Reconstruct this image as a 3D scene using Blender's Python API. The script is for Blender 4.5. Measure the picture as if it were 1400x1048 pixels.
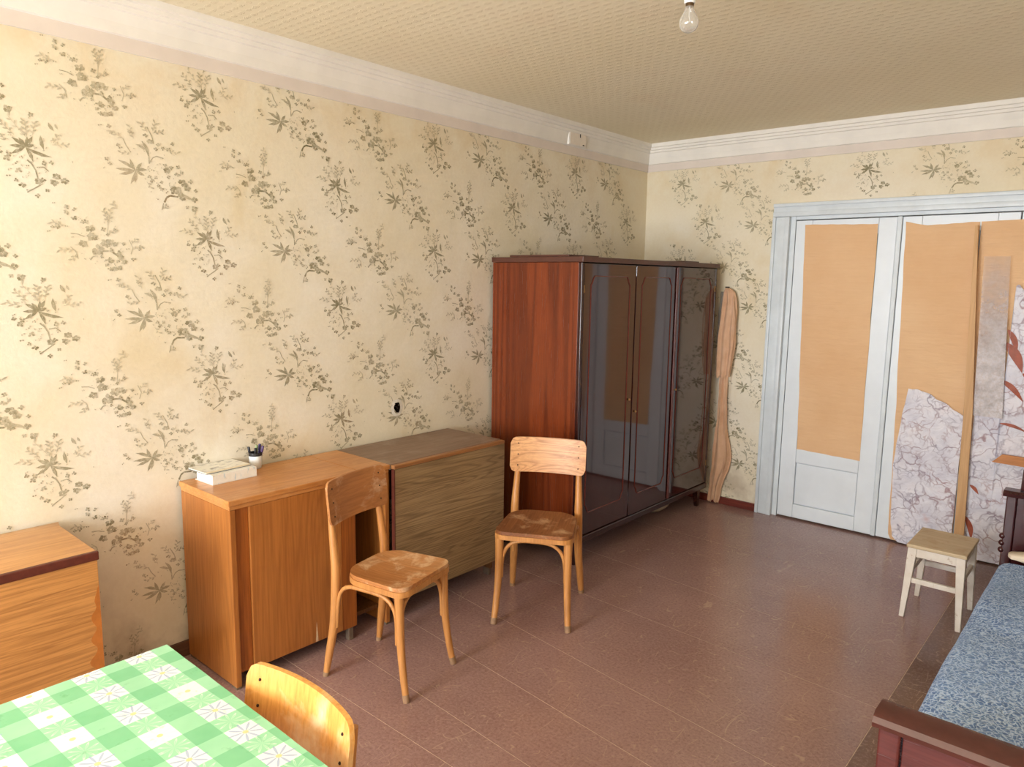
import bpy, bmesh, math, random
from mathutils import Vector, Matrix, noise as mn

for o in list(bpy.data.objects): bpy.data.objects.remove(o)
scene = bpy.context.scene
COL = scene.collection

# ------------------------------------------------------------------ camera
cam_d = bpy.data.cameras.new('camera'); cam = bpy.data.objects.new('camera', cam_d); COL.objects.link(cam)
_r = Vector((0.75348535, 0.65730401, 0.0145346)); _u = Vector((-0.10438883, 0.09777864, 0.9897183)); _f = Vector((-0.64912464, 0.74725549, -0.14228997))
cam.matrix_world = Matrix(((_r.x, _u.x, -_f.x, 2.9273), (_r.y, _u.y, -_f.y, 0.0), (_r.z, _u.z, -_f.z, 1.5965), (0, 0, 0, 1)))
cam_d.sensor_fit = 'HORIZONTAL'; cam_d.sensor_width = 36.0; cam_d.lens = 992.99 / 1400 * 36.0
cam_d.clip_start = 0.02
scene.camera = cam

# ------------------------------------------------------------------ world, daylight, exposure
world = bpy.data.worlds.new('overcast_sky'); scene.world = world; world.use_nodes = True
bg = world.node_tree.nodes['Background']; bg.inputs['Color'].default_value = (0.80, 0.90, 1.0, 1); bg.inputs['Strength'].default_value = 1.5
vs = scene.view_settings
vs.view_transform = 'Standard'; vs.look = 'None'; vs.gamma = 1.0; vs.use_curve_mapping = False
vs.exposure = -0.32

L, XR, YF, H = 4.883, 3.47, -2.8, 2.592     # back wall y, right wall x, window wall y, ceiling z
def window_light(name, x0, x1, z0, z1, power):
    d = bpy.data.lights.new(name, 'AREA'); d.shape = 'RECTANGLE'; d.size = x1 - x0; d.size_y = z1 - z0
    d.energy = power; d.color = (0.90, 0.95, 1.0)
    o = bpy.data.objects.new(name, d); COL.objects.link(o)
    o.location = ((x0 + x1) / 2, YF - 0.16, (z0 + z1) / 2); o.rotation_euler = (math.radians(98), 0, 0)   # faces into the room (+Y), tilted a little upward to add light on the ceiling
    return o
WINS = [(0.25, 1.65, 0.55, 2.38), (1.85, 3.25, 0.55, 2.38)]
window_light('daylight_through_window_1', *WINS[0], 320)
window_light('daylight_through_window_2', *WINS[1], 140)

# ------------------------------------------------------------------ helpers: materials
def C(r, g, b):
    f = lambda v: (v / 255 / 12.92) if v / 255 <= 0.04045 else ((v / 255 + 0.055) / 1.055) ** 2.4
    return (f(r), f(g), f(b), 1.0)
class NT:
    def __init__(s, name, rough=0.5, spec=0.5):
        s.m = bpy.data.materials.new(name); s.m.use_nodes = True; s.t = s.m.node_tree
        s.b = s.t.nodes['Principled BSDF']; s.b.inputs['Roughness'].default_value = rough; s.b.inputs['Specular IOR Level'].default_value = spec
        s._co = None
    def n(s, ty, **kw):
        nd = s.t.nodes.new(ty)
        for k, v in kw.items(): setattr(nd, k, v)
        return nd
    def put(s, sock, v):
        if isinstance(v, bpy.types.NodeSocket): s.t.links.new(v, sock)
        elif v is not None: sock.default_value = v
    def coord(s, scale=(1, 1, 1), loc=(0, 0, 0), rot=(0, 0, 0)):
        if s._co is None: s._co = s.n('ShaderNodeTexCoord').outputs['Object']
        mp = s.n('ShaderNodeMapping'); s.put(mp.inputs['Vector'], s._co)
        mp.inputs['Scale'].default_value = scale; mp.inputs['Location'].default_value = loc; mp.inputs['Rotation'].default_value = rot
        return mp.outputs['Vector']
    def noise(s, vec, scale=5, detail=3, rough=0.5, dist=0.0):
        nd = s.n('ShaderNodeTexNoise'); s.put(nd.inputs['Vector'], vec); nd.inputs['Scale'].default_value = scale
        nd.inputs['Detail'].default_value = detail; nd.inputs['Roughness'].default_value = rough; nd.inputs['Distortion'].default_value = dist
        return nd.outputs['Fac']
    def vor(s, vec, scale=5, feature='F1', rnd=1.0, out='Distance'):
        nd = s.n('ShaderNodeTexVoronoi', feature=feature); s.put(nd.inputs['Vector'], vec); nd.inputs['Scale'].default_value = scale
        nd.inputs['Randomness'].default_value = rnd
        return nd.outputs[out]
    def ramp(s, fac, stops, interp='LINEAR'):
        nd = s.n('ShaderNodeValToRGB'); s.put(nd.inputs['Fac'], fac); cr = nd.color_ramp; cr.interpolation = interp
        while len(cr.elements) < len(stops): cr.elements.new(0.5)
        for e, (p, c) in zip(cr.elements, stops):
            e.position = p; e.color = c if len(c) == 4 else (*c, 1)
        return nd.outputs['Color']
    def rv(s, fac, a, b, lo=0.0, hi=1.0):
        nd = s.n('ShaderNodeMapRange'); s.put(nd.inputs['Value'], fac)
        for k, v in zip(('From Min', 'From Max', 'To Min', 'To Max'), (a, b, lo, hi)): nd.inputs[k].default_value = v
        return nd.outputs['Result']
    def m2(s, op, a, b=None, c=None):
        nd = s.n('ShaderNodeMath', operation=op); s.put(nd.inputs[0], a)
        if b is not None: s.put(nd.inputs[1], b)
        if c is not None: s.put(nd.inputs[2], c)
        return nd.outputs[0]
    def mix(s, fac, a, b, blend='MIX'):
        nd = s.n('ShaderNodeMix', data_type='RGBA', blend_type=blend); s.put(nd.inputs[0], fac); s.put(nd.inputs[6], a); s.put(nd.inputs[7], b)
        return nd.outputs[2]
    def sep(s, vec):
        nd = s.n('ShaderNodeSeparateXYZ'); s.put(nd.inputs[0], vec); return nd.outputs
    def comb(s, x, y, z=0.0):
        nd = s.n('ShaderNodeCombineXYZ')
        for i, v in enumerate((x, y, z)): s.put(nd.inputs[i], v)
        return nd.outputs[0]
    def vadd(s, a, b):
        nd = s.n('ShaderNodeVectorMath', operation='ADD'); s.put(nd.inputs[0], a); s.put(nd.inputs[1], b); return nd.outputs[0]
    def vscale(s, a, k):
        nd = s.n('ShaderNodeVectorMath', operation='SCALE'); s.put(nd.inputs[0], a); nd.inputs['Scale'].default_value = k; return nd.outputs[0]
    def bump(s, h, strength=0.3, dist=0.01):
        nd = s.n('ShaderNodeBump'); s.put(nd.inputs['Height'], h); nd.inputs['Strength'].default_value = strength; nd.inputs['Distance'].default_value = dist
        s.put(s.b.inputs['Normal'], nd.outputs['Normal'])
    def col(s, c): s.put(s.b.inputs['Base Color'], c)
    def rgh(s, v): s.put(s.b.inputs['Roughness'], v)

def plain(name, c, rough=0.5, spec=0.5, var=0.08, scale=20, metal=0.0, bump=0.0):
    k = NT(name, rough, spec); v = k.coord()
    f = k.noise(v, scale, 4, 0.6)
    lo = tuple(x * (1 - var) for x in c[:3]) + (1,); hi = tuple(min(1, x * (1 + var)) for x in c[:3]) + (1,)
    k.col(k.ramp(f, [(0.3, lo), (0.7, hi)])); k.b.inputs['Metallic'].default_value = metal
    if bump: k.bump(f, bump, 0.004)
    return k.m

def wood(name, dark, mid, light, axis='z', rough=0.42, spec=0.5, rings=1.0, fine=1.0, wear=None, wear_amt=0.5, seed=0, coat=0.0, size=1.0, wear_scale=7, freq=60.0, sharp=2.0, along=0.55):
    k = NT(name, rough, spec)
    a = {'x': 0, 'y': 1, 'z': 2}[axis]
    sc = [5.0 / size] * 3; sc[a] = along / size
    v = k.coord(sc, (seed * 1.7, seed * 2.3, seed * 0.9))
    big = k.noise(v, 0.9, 2, 0.5, 0.5)
    ring = k.m2('SINE', k.m2('MULTIPLY', big, freq))
    ring = k.rv(ring, -1, 1, 0, 1)
    sc2 = [70.0 / size] * 3; sc2[a] = 2.2 / size
    v2 = k.coord(sc2, (seed, seed * 3.1, seed * 1.3))
    fi = k.noise(v2, 1.6, 4, 0.65)
    tone = k.noise(v, 0.6, 2, 0.5)
    base = k.ramp(k.rv(tone, 0.3, 0.7, 0, 1), [(0.0, mid), (1.0, light)])
    g = k.m2('MULTIPLY', k.m2('POWER', ring, sharp), 0.62 * rings)
    c = k.mix(g, base, dark)
    c = k.mix(k.rv(fi, 0.42, 0.72, 0, 0.65 * fine), c, dark)
    c = k.mix(k.rv(fi, 0.30, 0.46, 0.35 * fine, 0.0), c, light)
    if wear:
        w = k.noise(k.coord((1, 1, 1), (seed, 0, 0)), wear_scale, 5, 0.65, 0.4)
        c = k.mix(k.rv(w, 0.52, 0.66, 0, wear_amt), c, wear)
    k.col(c)
    k.rgh(k.rv(fi, 0.2, 0.8, rough * 0.85, rough * 1.2))
    if coat: k.b.inputs['Coat Weight'].default_value = coat; k.b.inputs['Coat Roughness'].default_value = 0.04
    k.bump(fi, 0.12, 0.002)
    return k.m

# ------------------------------------------------------------------ helpers: objects
def mesh_obj(name, verts, faces, mats, parent=None, smooth=None, midx=None):
    me = bpy.data.meshes.new(name); me.from_pydata([tuple(v) for v in verts], [], faces)
    for m in (mats if isinstance(mats, (list, tuple)) else [mats]): me.materials.append(m)
    if midx: me.polygons.foreach_set('material_index', midx)
    if smooth is not None:
        me.polygons.foreach_set('use_smooth', [True] * len(me.polygons))
        me.set_sharp_from_angle(angle=math.radians(smooth))
    me.update()
    o = bpy.data.objects.new(name, me); COL.objects.link(o)
    if parent: o.parent = parent
    return o
def bm_obj(name, bm, mats, parent=None, smooth=None):
    bmesh.ops.recalc_face_normals(bm, faces=bm.faces)
    me = bpy.data.meshes.new(name); bm.to_mesh(me); bm.free()
    for m in (mats if isinstance(mats, (list, tuple)) else [mats]): me.materials.append(m)
    if smooth is not None:
        me.polygons.foreach_set('use_smooth', [True] * len(me.polygons)); me.set_sharp_from_angle(angle=math.radians(smooth))
    o = bpy.data.objects.new(name, me); COL.objects.link(o)
    if parent: o.parent = parent
    return o
def add_box(bm, x0, x1, y0, y1, z0, z1, bev=0.0, seg=2):
    t = bmesh.new(); bmesh.ops.create_cube(t, size=1.0)
    for v in t.verts: v.co = ((x0 + x1) / 2 + v.co.x * (x1 - x0), (y0 + y1) / 2 + v.co.y * (y1 - y0), (z0 + z1) / 2 + v.co.z * (z1 - z0))
    if bev: bmesh.ops.bevel(t, geom=list(t.edges), offset=bev, segments=seg, affect='EDGES', profile=0.5)
    mp = {v: bm.verts.new(v.co) for v in t.verts}
    for f in t.faces: bm.faces.new([mp[v] for v in f.verts])
    t.free()
def box(name, parent, m, x0, x1, y0, y1, z0, z1, bev=0.002, seg=2):
    bm = bmesh.new(); add_box(bm, x0, x1, y0, y1, z0, z1, bev, seg); return bm_obj(name, bm, m, parent, None)
def add_tube(bm, pts, rad, n=10, caps=True, squash=None):
    pts = [Vector(p) for p in pts]; rs = rad if isinstance(rad, (list, tuple)) else [rad] * len(pts)
    rings = []; prev = None
    for i, p in enumerate(pts):
        t = (pts[min(i + 1, len(pts) - 1)] - pts[max(i - 1, 0)]).normalized()
        if prev is None:
            a = Vector((1, 0, 0)) if abs(t.x) < 0.8 else Vector((0, 1, 0)); nx = (a - t * a.dot(t)).normalized()
        else: nx = (prev - t * prev.dot(t)).normalized()
        prev = nx; ny = t.cross(nx)
        rings.append([bm.verts.new(p + nx * (rs[i] * math.cos(2 * math.pi * k / n)) + ny * (rs[i] * math.sin(2 * math.pi * k / n))) for k in range(n)])
    for a, b in zip(rings, rings[1:]):
        for k in range(n): bm.faces.new((a[k], a[(k + 1) % n], b[(k + 1) % n], b[k]))
    if caps: bm.faces.new(list(reversed(rings[0]))); bm.faces.new(rings[-1])
def tube(name, parent, m, pts, rad, n=10):
    bm = bmesh.new(); add_tube(bm, pts, rad, n); return bm_obj(name, bm, m, parent, 50)
def lathe(name, parent, m, prof, n=20, cx=0, cy=0):
    bm = bmesh.new(); rings = []
    for r_, z in prof:
        if r_ < 1e-6: rings.append([bm.verts.new((cx, cy, z))])
        else: rings.append([bm.verts.new((cx + r_ * math.cos(2 * math.pi * k / n), cy + r_ * math.sin(2 * math.pi * k / n), z)) for k in range(n)])
    for a, b in zip(rings, rings[1:]):
        for k in range(n):
            q = [a[k % len(a)], a[(k + 1) % len(a)], b[(k + 1) % len(b)], b[k % len(b)]]
            u = []
            for w in q:
                if w not in u: u.append(w)
            if len(u) >= 3: bm.faces.new(u)
    return bm_obj(name, bm, m, parent, 50)
def prism(name, parent, m, poly, a0, a1, axis='z', bev=0.0, smooth=35):
    """poly: 2-D outline; extruded from a0 to a1 along axis (poly coords = the other two axes in x,y,z order)"""
    bm = bmesh.new()
    def P(p, a): return {'z': (p[0], p[1], a), 'y': (p[0], a, p[1]), 'x': (a, p[0], p[1])}[axis]
    lo = [bm.verts.new(P(p, a0)) for p in poly]; hi = [bm.verts.new(P(p, a1)) for p in poly]; n = len(poly)
    bm.faces.new(lo); bm.faces.new(list(reversed(hi)))
    for i in range(n): bm.faces.new((lo[i], lo[(i + 1) % n], hi[(i + 1) % n], hi[i]))
    if bev:
        es = [e for e in bm.edges if len(e.link_faces) == 2 and any(len(f.verts) == n and n > 4 for f in e.link_faces)]
        bmesh.ops.bevel(bm, geom=es, offset=bev, segments=2, affect='EDGES', profile=0.5)
    return bm_obj(name, bm, m, parent, smooth)
def tag(o, label, cat, group=None, kind=None):
    o['label'] = label; o['category'] = cat
    if group: o['group'] = group
    if kind: o['kind'] = kind
    return o
def thing(name, label, cat, loc=(0, 0, 0), rotz=0.0, group=None, kind=None):
    o = bpy.data.objects.new(name, None); COL.objects.link(o); o.empty_display_size = 0.05
    o.location = loc; o.rotation_euler = (0, 0, rotz)
    return tag(o, label, cat, group, kind)
def copy_tree(o, parent=None):
    c = o.copy(); COL.objects.link(c); c.parent = parent
    for ch in list(o.children): copy_tree(ch, c)
    return c

# ------------------------------------------------------------------ materials of the room shell
def wall_base(k):
    v = k.coord()
    big = k.noise(v, 1.1, 3, 0.55); mid = k.noise(v, 4.5, 4, 0.6)
    c = k.ramp(k.m2('ADD', k.m2('MULTIPLY', big, 0.6), k.m2('MULTIPLY', mid, 0.4)),
               [(0.32, C(227, 213, 183)), (0.50, C(233, 222, 199)), (0.66, C(238, 230, 214))])
    st = k.noise(k.coord((1, 1, 0.45)), 2.6, 5, 0.6, 0.6)
    c = k.mix(k.rv(st, 0.60, 0.76, 0, 0.4), c, C(218, 192, 142))
    # old water marks under the cornice and scuffing above the skirting
    z = k.sep(v)[2]
    top = k.m2('MULTIPLY', k.rv(z, 1.95, 2.40, 0, 1), k.rv(mid, 0.42, 0.62, 0, 0.45))
    c = k.mix(top, c, C(214, 184, 130))
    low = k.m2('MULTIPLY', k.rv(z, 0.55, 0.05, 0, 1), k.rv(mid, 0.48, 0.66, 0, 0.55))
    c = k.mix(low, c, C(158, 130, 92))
    fine = k.noise(v, 60, 3, 0.7)
    c = k.mix(k.rv(fine, 0.35, 0.75, 0.0, 0.10), c, C(190, 165, 120))
    return c, v, fine
k = NT('cream_wallpaper', 0.85, 0.25); c, v, fine = wall_base(k); k.col(c)
hgt = k.m2('ADD', fine, k.m2('MULTIPLY', k.noise(v, 6, 3, 0.5), 2.0)); k.bump(hgt, 0.12, 0.004); M_WALL = k.m
k = NT('wallpaper_flower_print', 0.85, 0.25); c, v, fine = wall_base(k)
at = k.n('ShaderNodeAttribute', attribute_name='tone').outputs['Fac']
worn = k.noise(v, 55, 3, 0.7); fade = k.noise(v, 2.2, 2, 0.5)
fac = k.m2('MULTIPLY', k.m2('MULTIPLY', at, 1.25), k.m2('MULTIPLY', k.rv(worn, 0.25, 0.55, 0.45, 1.0), k.rv(fade, 0.3, 0.65, 0.72, 1.0)))
hue = k.ramp(k.noise(v, 3.0, 2, 0.5), [(0.35, C(108, 100, 60)), (0.6, C(116, 104, 66)), (0.72, C(134, 106, 70))])
k.col(k.mix(fac, c, hue)); M_PRINT = k.m
M_PLAINWALL = plain('window_wall_paper', C(228, 212, 172), 0.85, 0.2, 0.05, 3)

k = NT('ceiling_paper', 0.8, 0.25); v = k.coord()
xyz = k.sep(v)
cx_, cy_ = 0.052, 0.040
row = k.m2('FLOOR', k.m2('DIVIDE', xyz[1], cy_)); off = k.m2('MULTIPLY', k.m2('MODULO', k.m2('ABSOLUTE', row), 2.0), 0.5)
fx = k.m2('SUBTRACT', k.m2('FRACT', k.m2('ADD', k.m2('DIVIDE', xyz[0], cx_), off)), 0.5)
fy = k.m2('SUBTRACT', k.m2('FRACT', k.m2('DIVIDE', xyz[1], cy_)), 0.5)
rr = k.m2('SQRT', k.m2('ADD', k.m2('MULTIPLY', fx, fx), k.m2('MULTIPLY', k.m2('MULTIPLY', fy, fy), 2.2)))
rr = k.m2('ADD', rr, k.m2('MULTIPLY', k.m2('SUBTRACT', k.noise(v, 70, 2, 0.5), 0.5), 0.7))
orn = k.m2('MULTIPLY', k.rv(rr, 0.40, 0.22, 0, 1), k.rv(k.m2('SINE', k.m2('MULTIPLY', rr, 26)), -0.4, 0.6, 0.25, 1))
c = k.ramp(k.noise(v, 1.3, 3, 0.5), [(0.35, C(236, 224, 194)), (0.65, C(240, 229, 202))])
c = k.mix(k.m2('MULTIPLY', orn, 0.30), c, C(206, 188, 150))
c = k.mix(k.rv(k.noise(v, 3.4, 3, 0.5), 0.58, 0.72, 0, 0.25), c, C(230, 208, 180))
k.col(c); k.bump(orn, 0.35, 0.004); M_CEIL = k.m

M_CORNICE = plain('whitewashed_cornice', C(234, 228, 219), 0.75, 0.3, 0.05, 6, bump=0.1)
M_CORNICE_LOW = plain('cornice_lower_band', C(222, 209, 198), 0.75, 0.3, 0.05, 6)
M_SKIRT = wood('red_brown_skirting', C(66, 22, 16), C(110, 42, 30), C(128, 54, 38), 'x', 0.4, rings=0.2)
M_WHITE = plain('white_gloss_paint', C(226, 232, 238), 0.35, 0.5, 0.04, 5, bump=0.05)
M_WHITE_DIRT = plain('white_paint_aged', C(214, 221, 226), 0.4, 0.5, 0.07, 9, bump=0.08)
M_DARKGAP = plain('dark_recess', C(30, 22, 18), 0.9, 0.1, 0.2, 30)

def floor_mat(name, a, b, seed):
    k = NT(name, 0.3, 0.5); v = k.coord((1, 1, 1), (seed * 3.1, seed * 1.7, 0))
    c = k.ramp(k.noise(v, 2.0, 4, 0.6), [(0.3, a), (0.7, b)])
    sp = k.noise(v, 85, 4, 0.75)
    c = k.mix(k.rv(sp, 0.5, 0.72, 0, 0.4), c, C(196, 164, 152)); c = k.mix(k.rv(sp, 0.48, 0.28, 0, 0.5), c, C(104, 68, 60))
    scr = None
    for (rz, sx, sy, sc_, th, m0, ms, sd) in ((0.3, 1.0, 0.25, 5.0, .0035, .52, 9, 1), (-0.9, 1.0, 0.2, 6.0, .0035, .54, 8, 4), (1.3, 1.0, 0.35, 9.0, .005, .55, 13, 7), (0.0, 0.4, 1.0, 12.0, .007, .56, 15, 9), (0.8, 0.5, 1.0, 15.0, .008, .56, 18, 12)):
        vv = k.coord((sx, sy, 1), (seed * 3.1 + sd, seed + sd * 2.3, 0), (0, 0, rz))
        ln_ = k.rv(k.m2('ABSOLUTE', k.m2('SUBTRACT', k.noise(vv, sc_, 1.0, 0.4, 0.3), 0.5)), 0.0, th, 1, 0)
        ln_ = k.m2('MULTIPLY', ln_, k.rv(k.noise(k.coord((1, 1, 1), (sd * 1.9, sd, 0)), ms, 2, 0.6), m0 - 0.03, m0 + 0.05, 0, 1))
        scr = ln_ if scr is None else k.m2('MAXIMUM', scr, ln_)
    nick = k.m2('MULTIPLY', k.rv(k.vor(v, 34.0), 0.035, 0.015, 0, 1), k.rv(k.noise(v, 7, 2, 0.5), 0.55, 0.62, 0, 1))
    scr = k.m2('MAXIMUM', scr, nick)
    c = k.mix(k.m2('MULTIPLY', scr, 0.75), c, C(188, 158, 138))
    k.col(c); k.rgh(k.rv(k.noise(v, 3.3, 3, 0.6), 0.3, 0.7, 0.15, 0.27))
    k.bump(sp, 0.05, 0.002)
    return k.m
M_FLOOR = floor_mat('red_brown_painted_hardboard', C(150, 116, 109), C(166, 132, 125), 0)
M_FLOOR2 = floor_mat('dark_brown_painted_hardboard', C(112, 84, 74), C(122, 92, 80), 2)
M_FLOORBASE = plain('worn_seam_under_boards', C(206, 178, 156), 0.7, 0.3, 0.25, 40)

# ------------------------------------------------------------------ floor
fl = thing('floor', 'red-brown painted hardboard floor with pale worn seams', 'floor', kind='structure')
box('floor_base', fl, M_FLOORBASE, -0.1, XR + 0.1, YF - 0.25, L + 0.12, -0.08, -0.0009, 0)
SEAMS = [(YF - 0.2, YF - 0.2), (-0.45, -0.47), (0.18, 0.16), (0.78, 0.76), (1.24, 1.24), (1.545, 1.535), (1.80, 1.66), (2.155, 1.93), (2.51, 2.235), (2.96, 2.86), (3.47, 3.30), (4.12, 4.06), (L + 0.05, L + 0.05)]
SPLIT = [None, 1.4, 0.9, 1.9, 0.72, 1.55, None, None, None, None, None, None, None]
def seam_y(i, x):
    a, b = SEAMS[i]; return a + (b - a) * min(max((x - 0.2) / 2.15, -0.2), 1.5)
SIDE = 2.325
g = 0.0016
for i in range(len(SEAMS) - 1):
    xs = [-0.05] + ([SPLIT[i]] if SPLIT[i] else []) + [SIDE]
    if i < 6: xs = [-0.05] + ([SPLIT[i]] if SPLIT[i] else []) + [2.6, XR + 0.05]
    for a, b in zip(xs, xs[1:]):
        pa = [(a + g, seam_y(i, a) + g), (b - g, seam_y(i, b) + g), (b - g, seam_y(i + 1, b) - g), (a + g, seam_y(i + 1, a) - g)]
        if pa[3][1] - pa[0][1] < 0.03 or pa[2][1] - pa[1][1] < 0.03:
            if pa[3][1] - pa[0][1] < 0.03 and pa[2][1] - pa[1][1] < 0.03: continue
            if pa[2][1] - pa[1][1] < 0.002: pa = [pa[0], pa[1], pa[3]]
        prism('floor_board', fl, M_FLOOR, pa, -0.0008, 0.0, 'z')
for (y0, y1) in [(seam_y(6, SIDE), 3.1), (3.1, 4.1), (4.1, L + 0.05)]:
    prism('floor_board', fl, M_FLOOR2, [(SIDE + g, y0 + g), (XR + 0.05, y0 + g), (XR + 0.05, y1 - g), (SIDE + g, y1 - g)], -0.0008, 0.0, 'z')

# ------------------------------------------------------------------ ceiling and walls
o = box('ceiling', None, M_CEIL, -0.1, XR + 0.1, YF - 0.25, L + 0.12, H, H + 0.1, 0)
tag(o, 'beige ceiling papered with small embossed ornaments', 'ceiling', kind='structure')

# printed flower sprays (three drawings), coordinates in metres around the spray's centre
def motif(kind):
    rng = random.Random(kind); F = []      # list of (poly, tone)
    cx, cy, su, sv = {'A': (660, 620, 2400, 2750), 'C': (520, 440, 2500, 2950), 'B': (470, 460, 2700, 3100)}[kind]
    T = lambda p: ((p[0] - cx) / su, (cy - p[1]) / sv)
    def leaf(a, b, w, tone):
        a = Vector(T(a)); b = Vector(T(b)); d = b - a; ln = d.length
        if ln < 1e-5: return
        d /= ln; nrm = Vector((-d.y, d.x)); bend = nrm * (ln * rng.uniform(-.06, .06))
        w *= 1.12; pts = [a, a + d * ln * .3 + nrm * w * .42 + bend, a + d * ln * .62 + nrm * w * .5 + bend, b, a + d * ln * .62 - nrm * w * .5 + bend, a + d * ln * .3 - nrm * w * .42 + bend]
        F.append(([(p.x, p.y) for p in pts], tone))
    def stem(ps, w, tone):
        ps = [Vector(T(p)) for p in ps]
        for a, b in zip(ps, ps[1:]):
            d = (b - a).normalized(); nrm = Vector((-d.y, d.x)) * w / 2
            F.append(([tuple(a + nrm), tuple(a - nrm), tuple(b - nrm * .8), tuple(b + nrm * .8)], tone))
    def blob(x, y, R, tone=None):
        n = 1 if R < 14 else (2 if R < 20 else (4 if R < 30 else 7))
        a0 = rng.uniform(0, 6.28)
        for i in range(n):
            an = a0 + 6.28 * i / n + rng.uniform(-.4, .4); l = R * rng.uniform(.8, 1.25)
            s0 = 0.1 if n > 1 else -0.7
            leaf((x + s0 * l * math.cos(an), y + s0 * l * math.sin(an)), (x + l * math.cos(an), y + l * math.sin(an)), R * .62 / su if n > 2 else R * .7 / su, (tone or rng.uniform(.38, .75)))
    def sprig(x, y, x1, y1, n=5, tone=.5):
        stem([(x, y), (x1, y1)], .0016, tone)
        for i in range(n):
            t = (i + .6) / n; px, py = x + (x1 - x) * t, y + (y1 - y) * t; sg = 1 if i % 2 else -1
            dx, dy = x1 - x, y1 - y; l = math.hypot(dx, dy); ang = math.atan2(dy, dx) + sg * .75
            q = 40 * rng.uniform(.7, 1.25)
            leaf((px, py), (px + q * math.cos(ang), py + q * math.sin(ang)), .0052, tone * rng.uniform(.75, 1.2))
    if kind == 'A':
        c = (635, 570)
        for t in [(540, 495), (522, 570), (530, 645), (590, 490), (652, 470), (692, 462), (700, 540), (825, 638), (683, 700)]: leaf(c, t, .0105, .68)
        stem([(640, 685), (672, 720), (697, 775), (710, 860)], .0055, .62); stem([(705, 745), (755, 735), (792, 772)], .004, .6); stem([(628, 978), (685, 935), (742, 890)], .0045, .55)
        leaf((748, 445), (766, 578), .011, .62); leaf((812, 315), (850, 392), .010, .58); leaf((860, 320), (880, 370), .007, .45)
        for b in [(712, 872, 34), (742, 855, 24), (846, 812, 34), (905, 842, 32), (826, 872, 33), (770, 950, 20), (700, 1005, 22), (455, 635, 24), (495, 690, 28), (455, 600, 15), (515, 650, 24), (570, 790, 26), (500, 846, 16), (592, 920, 28), (550, 880, 20), (625, 970, 18), (525, 250, 33), (460, 232, 20), (545, 235, 18), (690, 270, 22), (675, 295, 16), (760, 700, 26), (815, 688, 20), (975, 655, 10), (560, 720, 18), (605, 665, 14), (640, 740, 15)]: blob(*b)
        sprig(560, 470, 470, 370, 6, .42); sprig(650, 470, 640, 330, 7, .42); sprig(690, 450, 715, 330, 6, .4); sprig(830, 520, 955, 500, 5, .32); sprig(840, 500, 880, 420, 4, .36); sprig(520, 520, 400, 480, 5, .4); sprig(640, 480, 520, 300, 6, .3)
    elif kind == 'C':
        c = (335, 490)
        for t in [(180, 398), (155, 492), (183, 552), (283, 645), (322, 625), (288, 368), (397, 398), (445, 470), (415, 535)]: leaf(c, t, .0105, .64)
        stem([(465, 400), (462, 320), (440, 240), (408, 165)], .005, .55); stem([(468, 385), (500, 330), (535, 308), (600, 322)], .0042, .55); stem([(302, 302), (262, 235), (238, 165)], .0038, .5)
        stem([(515, 175), (500, 95), (460, 0)], .0042, .55); stem([(588, 812), (612, 755), (645, 730), (722, 736)], .0075, .78); stem([(580, 818), (560, 900)], .004, .5)
        leaf((422, 175), (464, 312), .011, .6); leaf((345, 205), (445, 258), .009, .5); leaf((700, 670), (900, 770), .010, .5)
        for b in [(700, 665, 56), (735, 690, 40), (778, 572, 48), (770, 742, 36), (888, 752, 34), (852, 550, 28), (630, 452, 36), (668, 412, 24), (740, 400, 24), (725, 487, 28), (640, 522, 24), (772, 462, 20), (612, 396, 20), (482, 580, 24), (460, 540, 22), (520, 542, 22), (572, 590, 20), (542, 642, 22), (570, 666, 22), (620, 695, 18), (815, 630, 34), (905, 650, 22), (480, 158, 30), (440, 100, 26), (655, 215, 26), (552, 180, 24), (532, 235, 22), (600, 215, 20), (122, 60, 24), (45, 60, 16), (135, 125, 20), (298, 85, 24), (190, 245, 22), (212, 265, 18), (82, 400, 22), (110, 450, 20), (60, 500, 14), (690, 150, 22), (450, 440, 14), (530, 610, 16), (490, 470, 18), (610, 850, 18), (520, 780, 14)]: blob(*b)
        sprig(510, 60, 605, 30, 5, .5); sprig(460, 60, 400, -30, 5, .42); sprig(510, 40, 540, -60, 5, .42); sprig(300, 300, 200, 320, 4, .45); sprig(330, 150, 300, 20, 5, .36); sprig(240, 170, 130, 100, 5, .36); sprig(620, 220, 740, 245, 5, .42); sprig(560, 890, 600, 860, 3, .45); sprig(430, 600, 470, 670, 3, .45); sprig(150, 930, 110, 870, 4, .3)
    else:
        stem([(500, 592), (580, 592), (640, 642), (690, 705)], .0075, .75); stem([(225, 412), (290, 418), (345, 442)], .0035, .55); stem([(560, 410), (570, 250)], .003, .4)
        stem([(770, 620), (792, 545), (760, 455)], .0035, .45); stem([(385, 700), (410, 660), (440, 655)], .005, .55); stem([(275, 690), (262, 610), (215, 560)], .0035, .4)
        for b in [(335, 278, 26), (372, 275, 26), (400, 348, 42), (410, 436, 52), (330, 525, 44), (460, 582, 56), (535, 505, 48), (585, 492, 34), (622, 512, 30), (655, 612, 30), (672, 660, 32), (702, 712, 32), (568, 700, 34), (655, 782, 30), (603, 795, 34), (560, 792, 24), (530, 752, 24), (580, 582, 28), (118, 345, 28), (70, 350, 22), (40, 400, 18), (200, 190, 28), (268, 152, 22), (200, 132, 26), (260, 245, 28), (100, 98, 16), (190, 340, 16), (145, 260, 12), (520, 352, 26), (560, 405, 20), (632, 358, 20), (852, 560, 22), (872, 525, 18), (790, 680, 26), (640, 705, 22), (700, 505, 24), (740, 560, 18), (420, 620, 24), (610, 745, 14), (490, 660, 20), (520, 700, 18)]: blob(*b)
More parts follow.
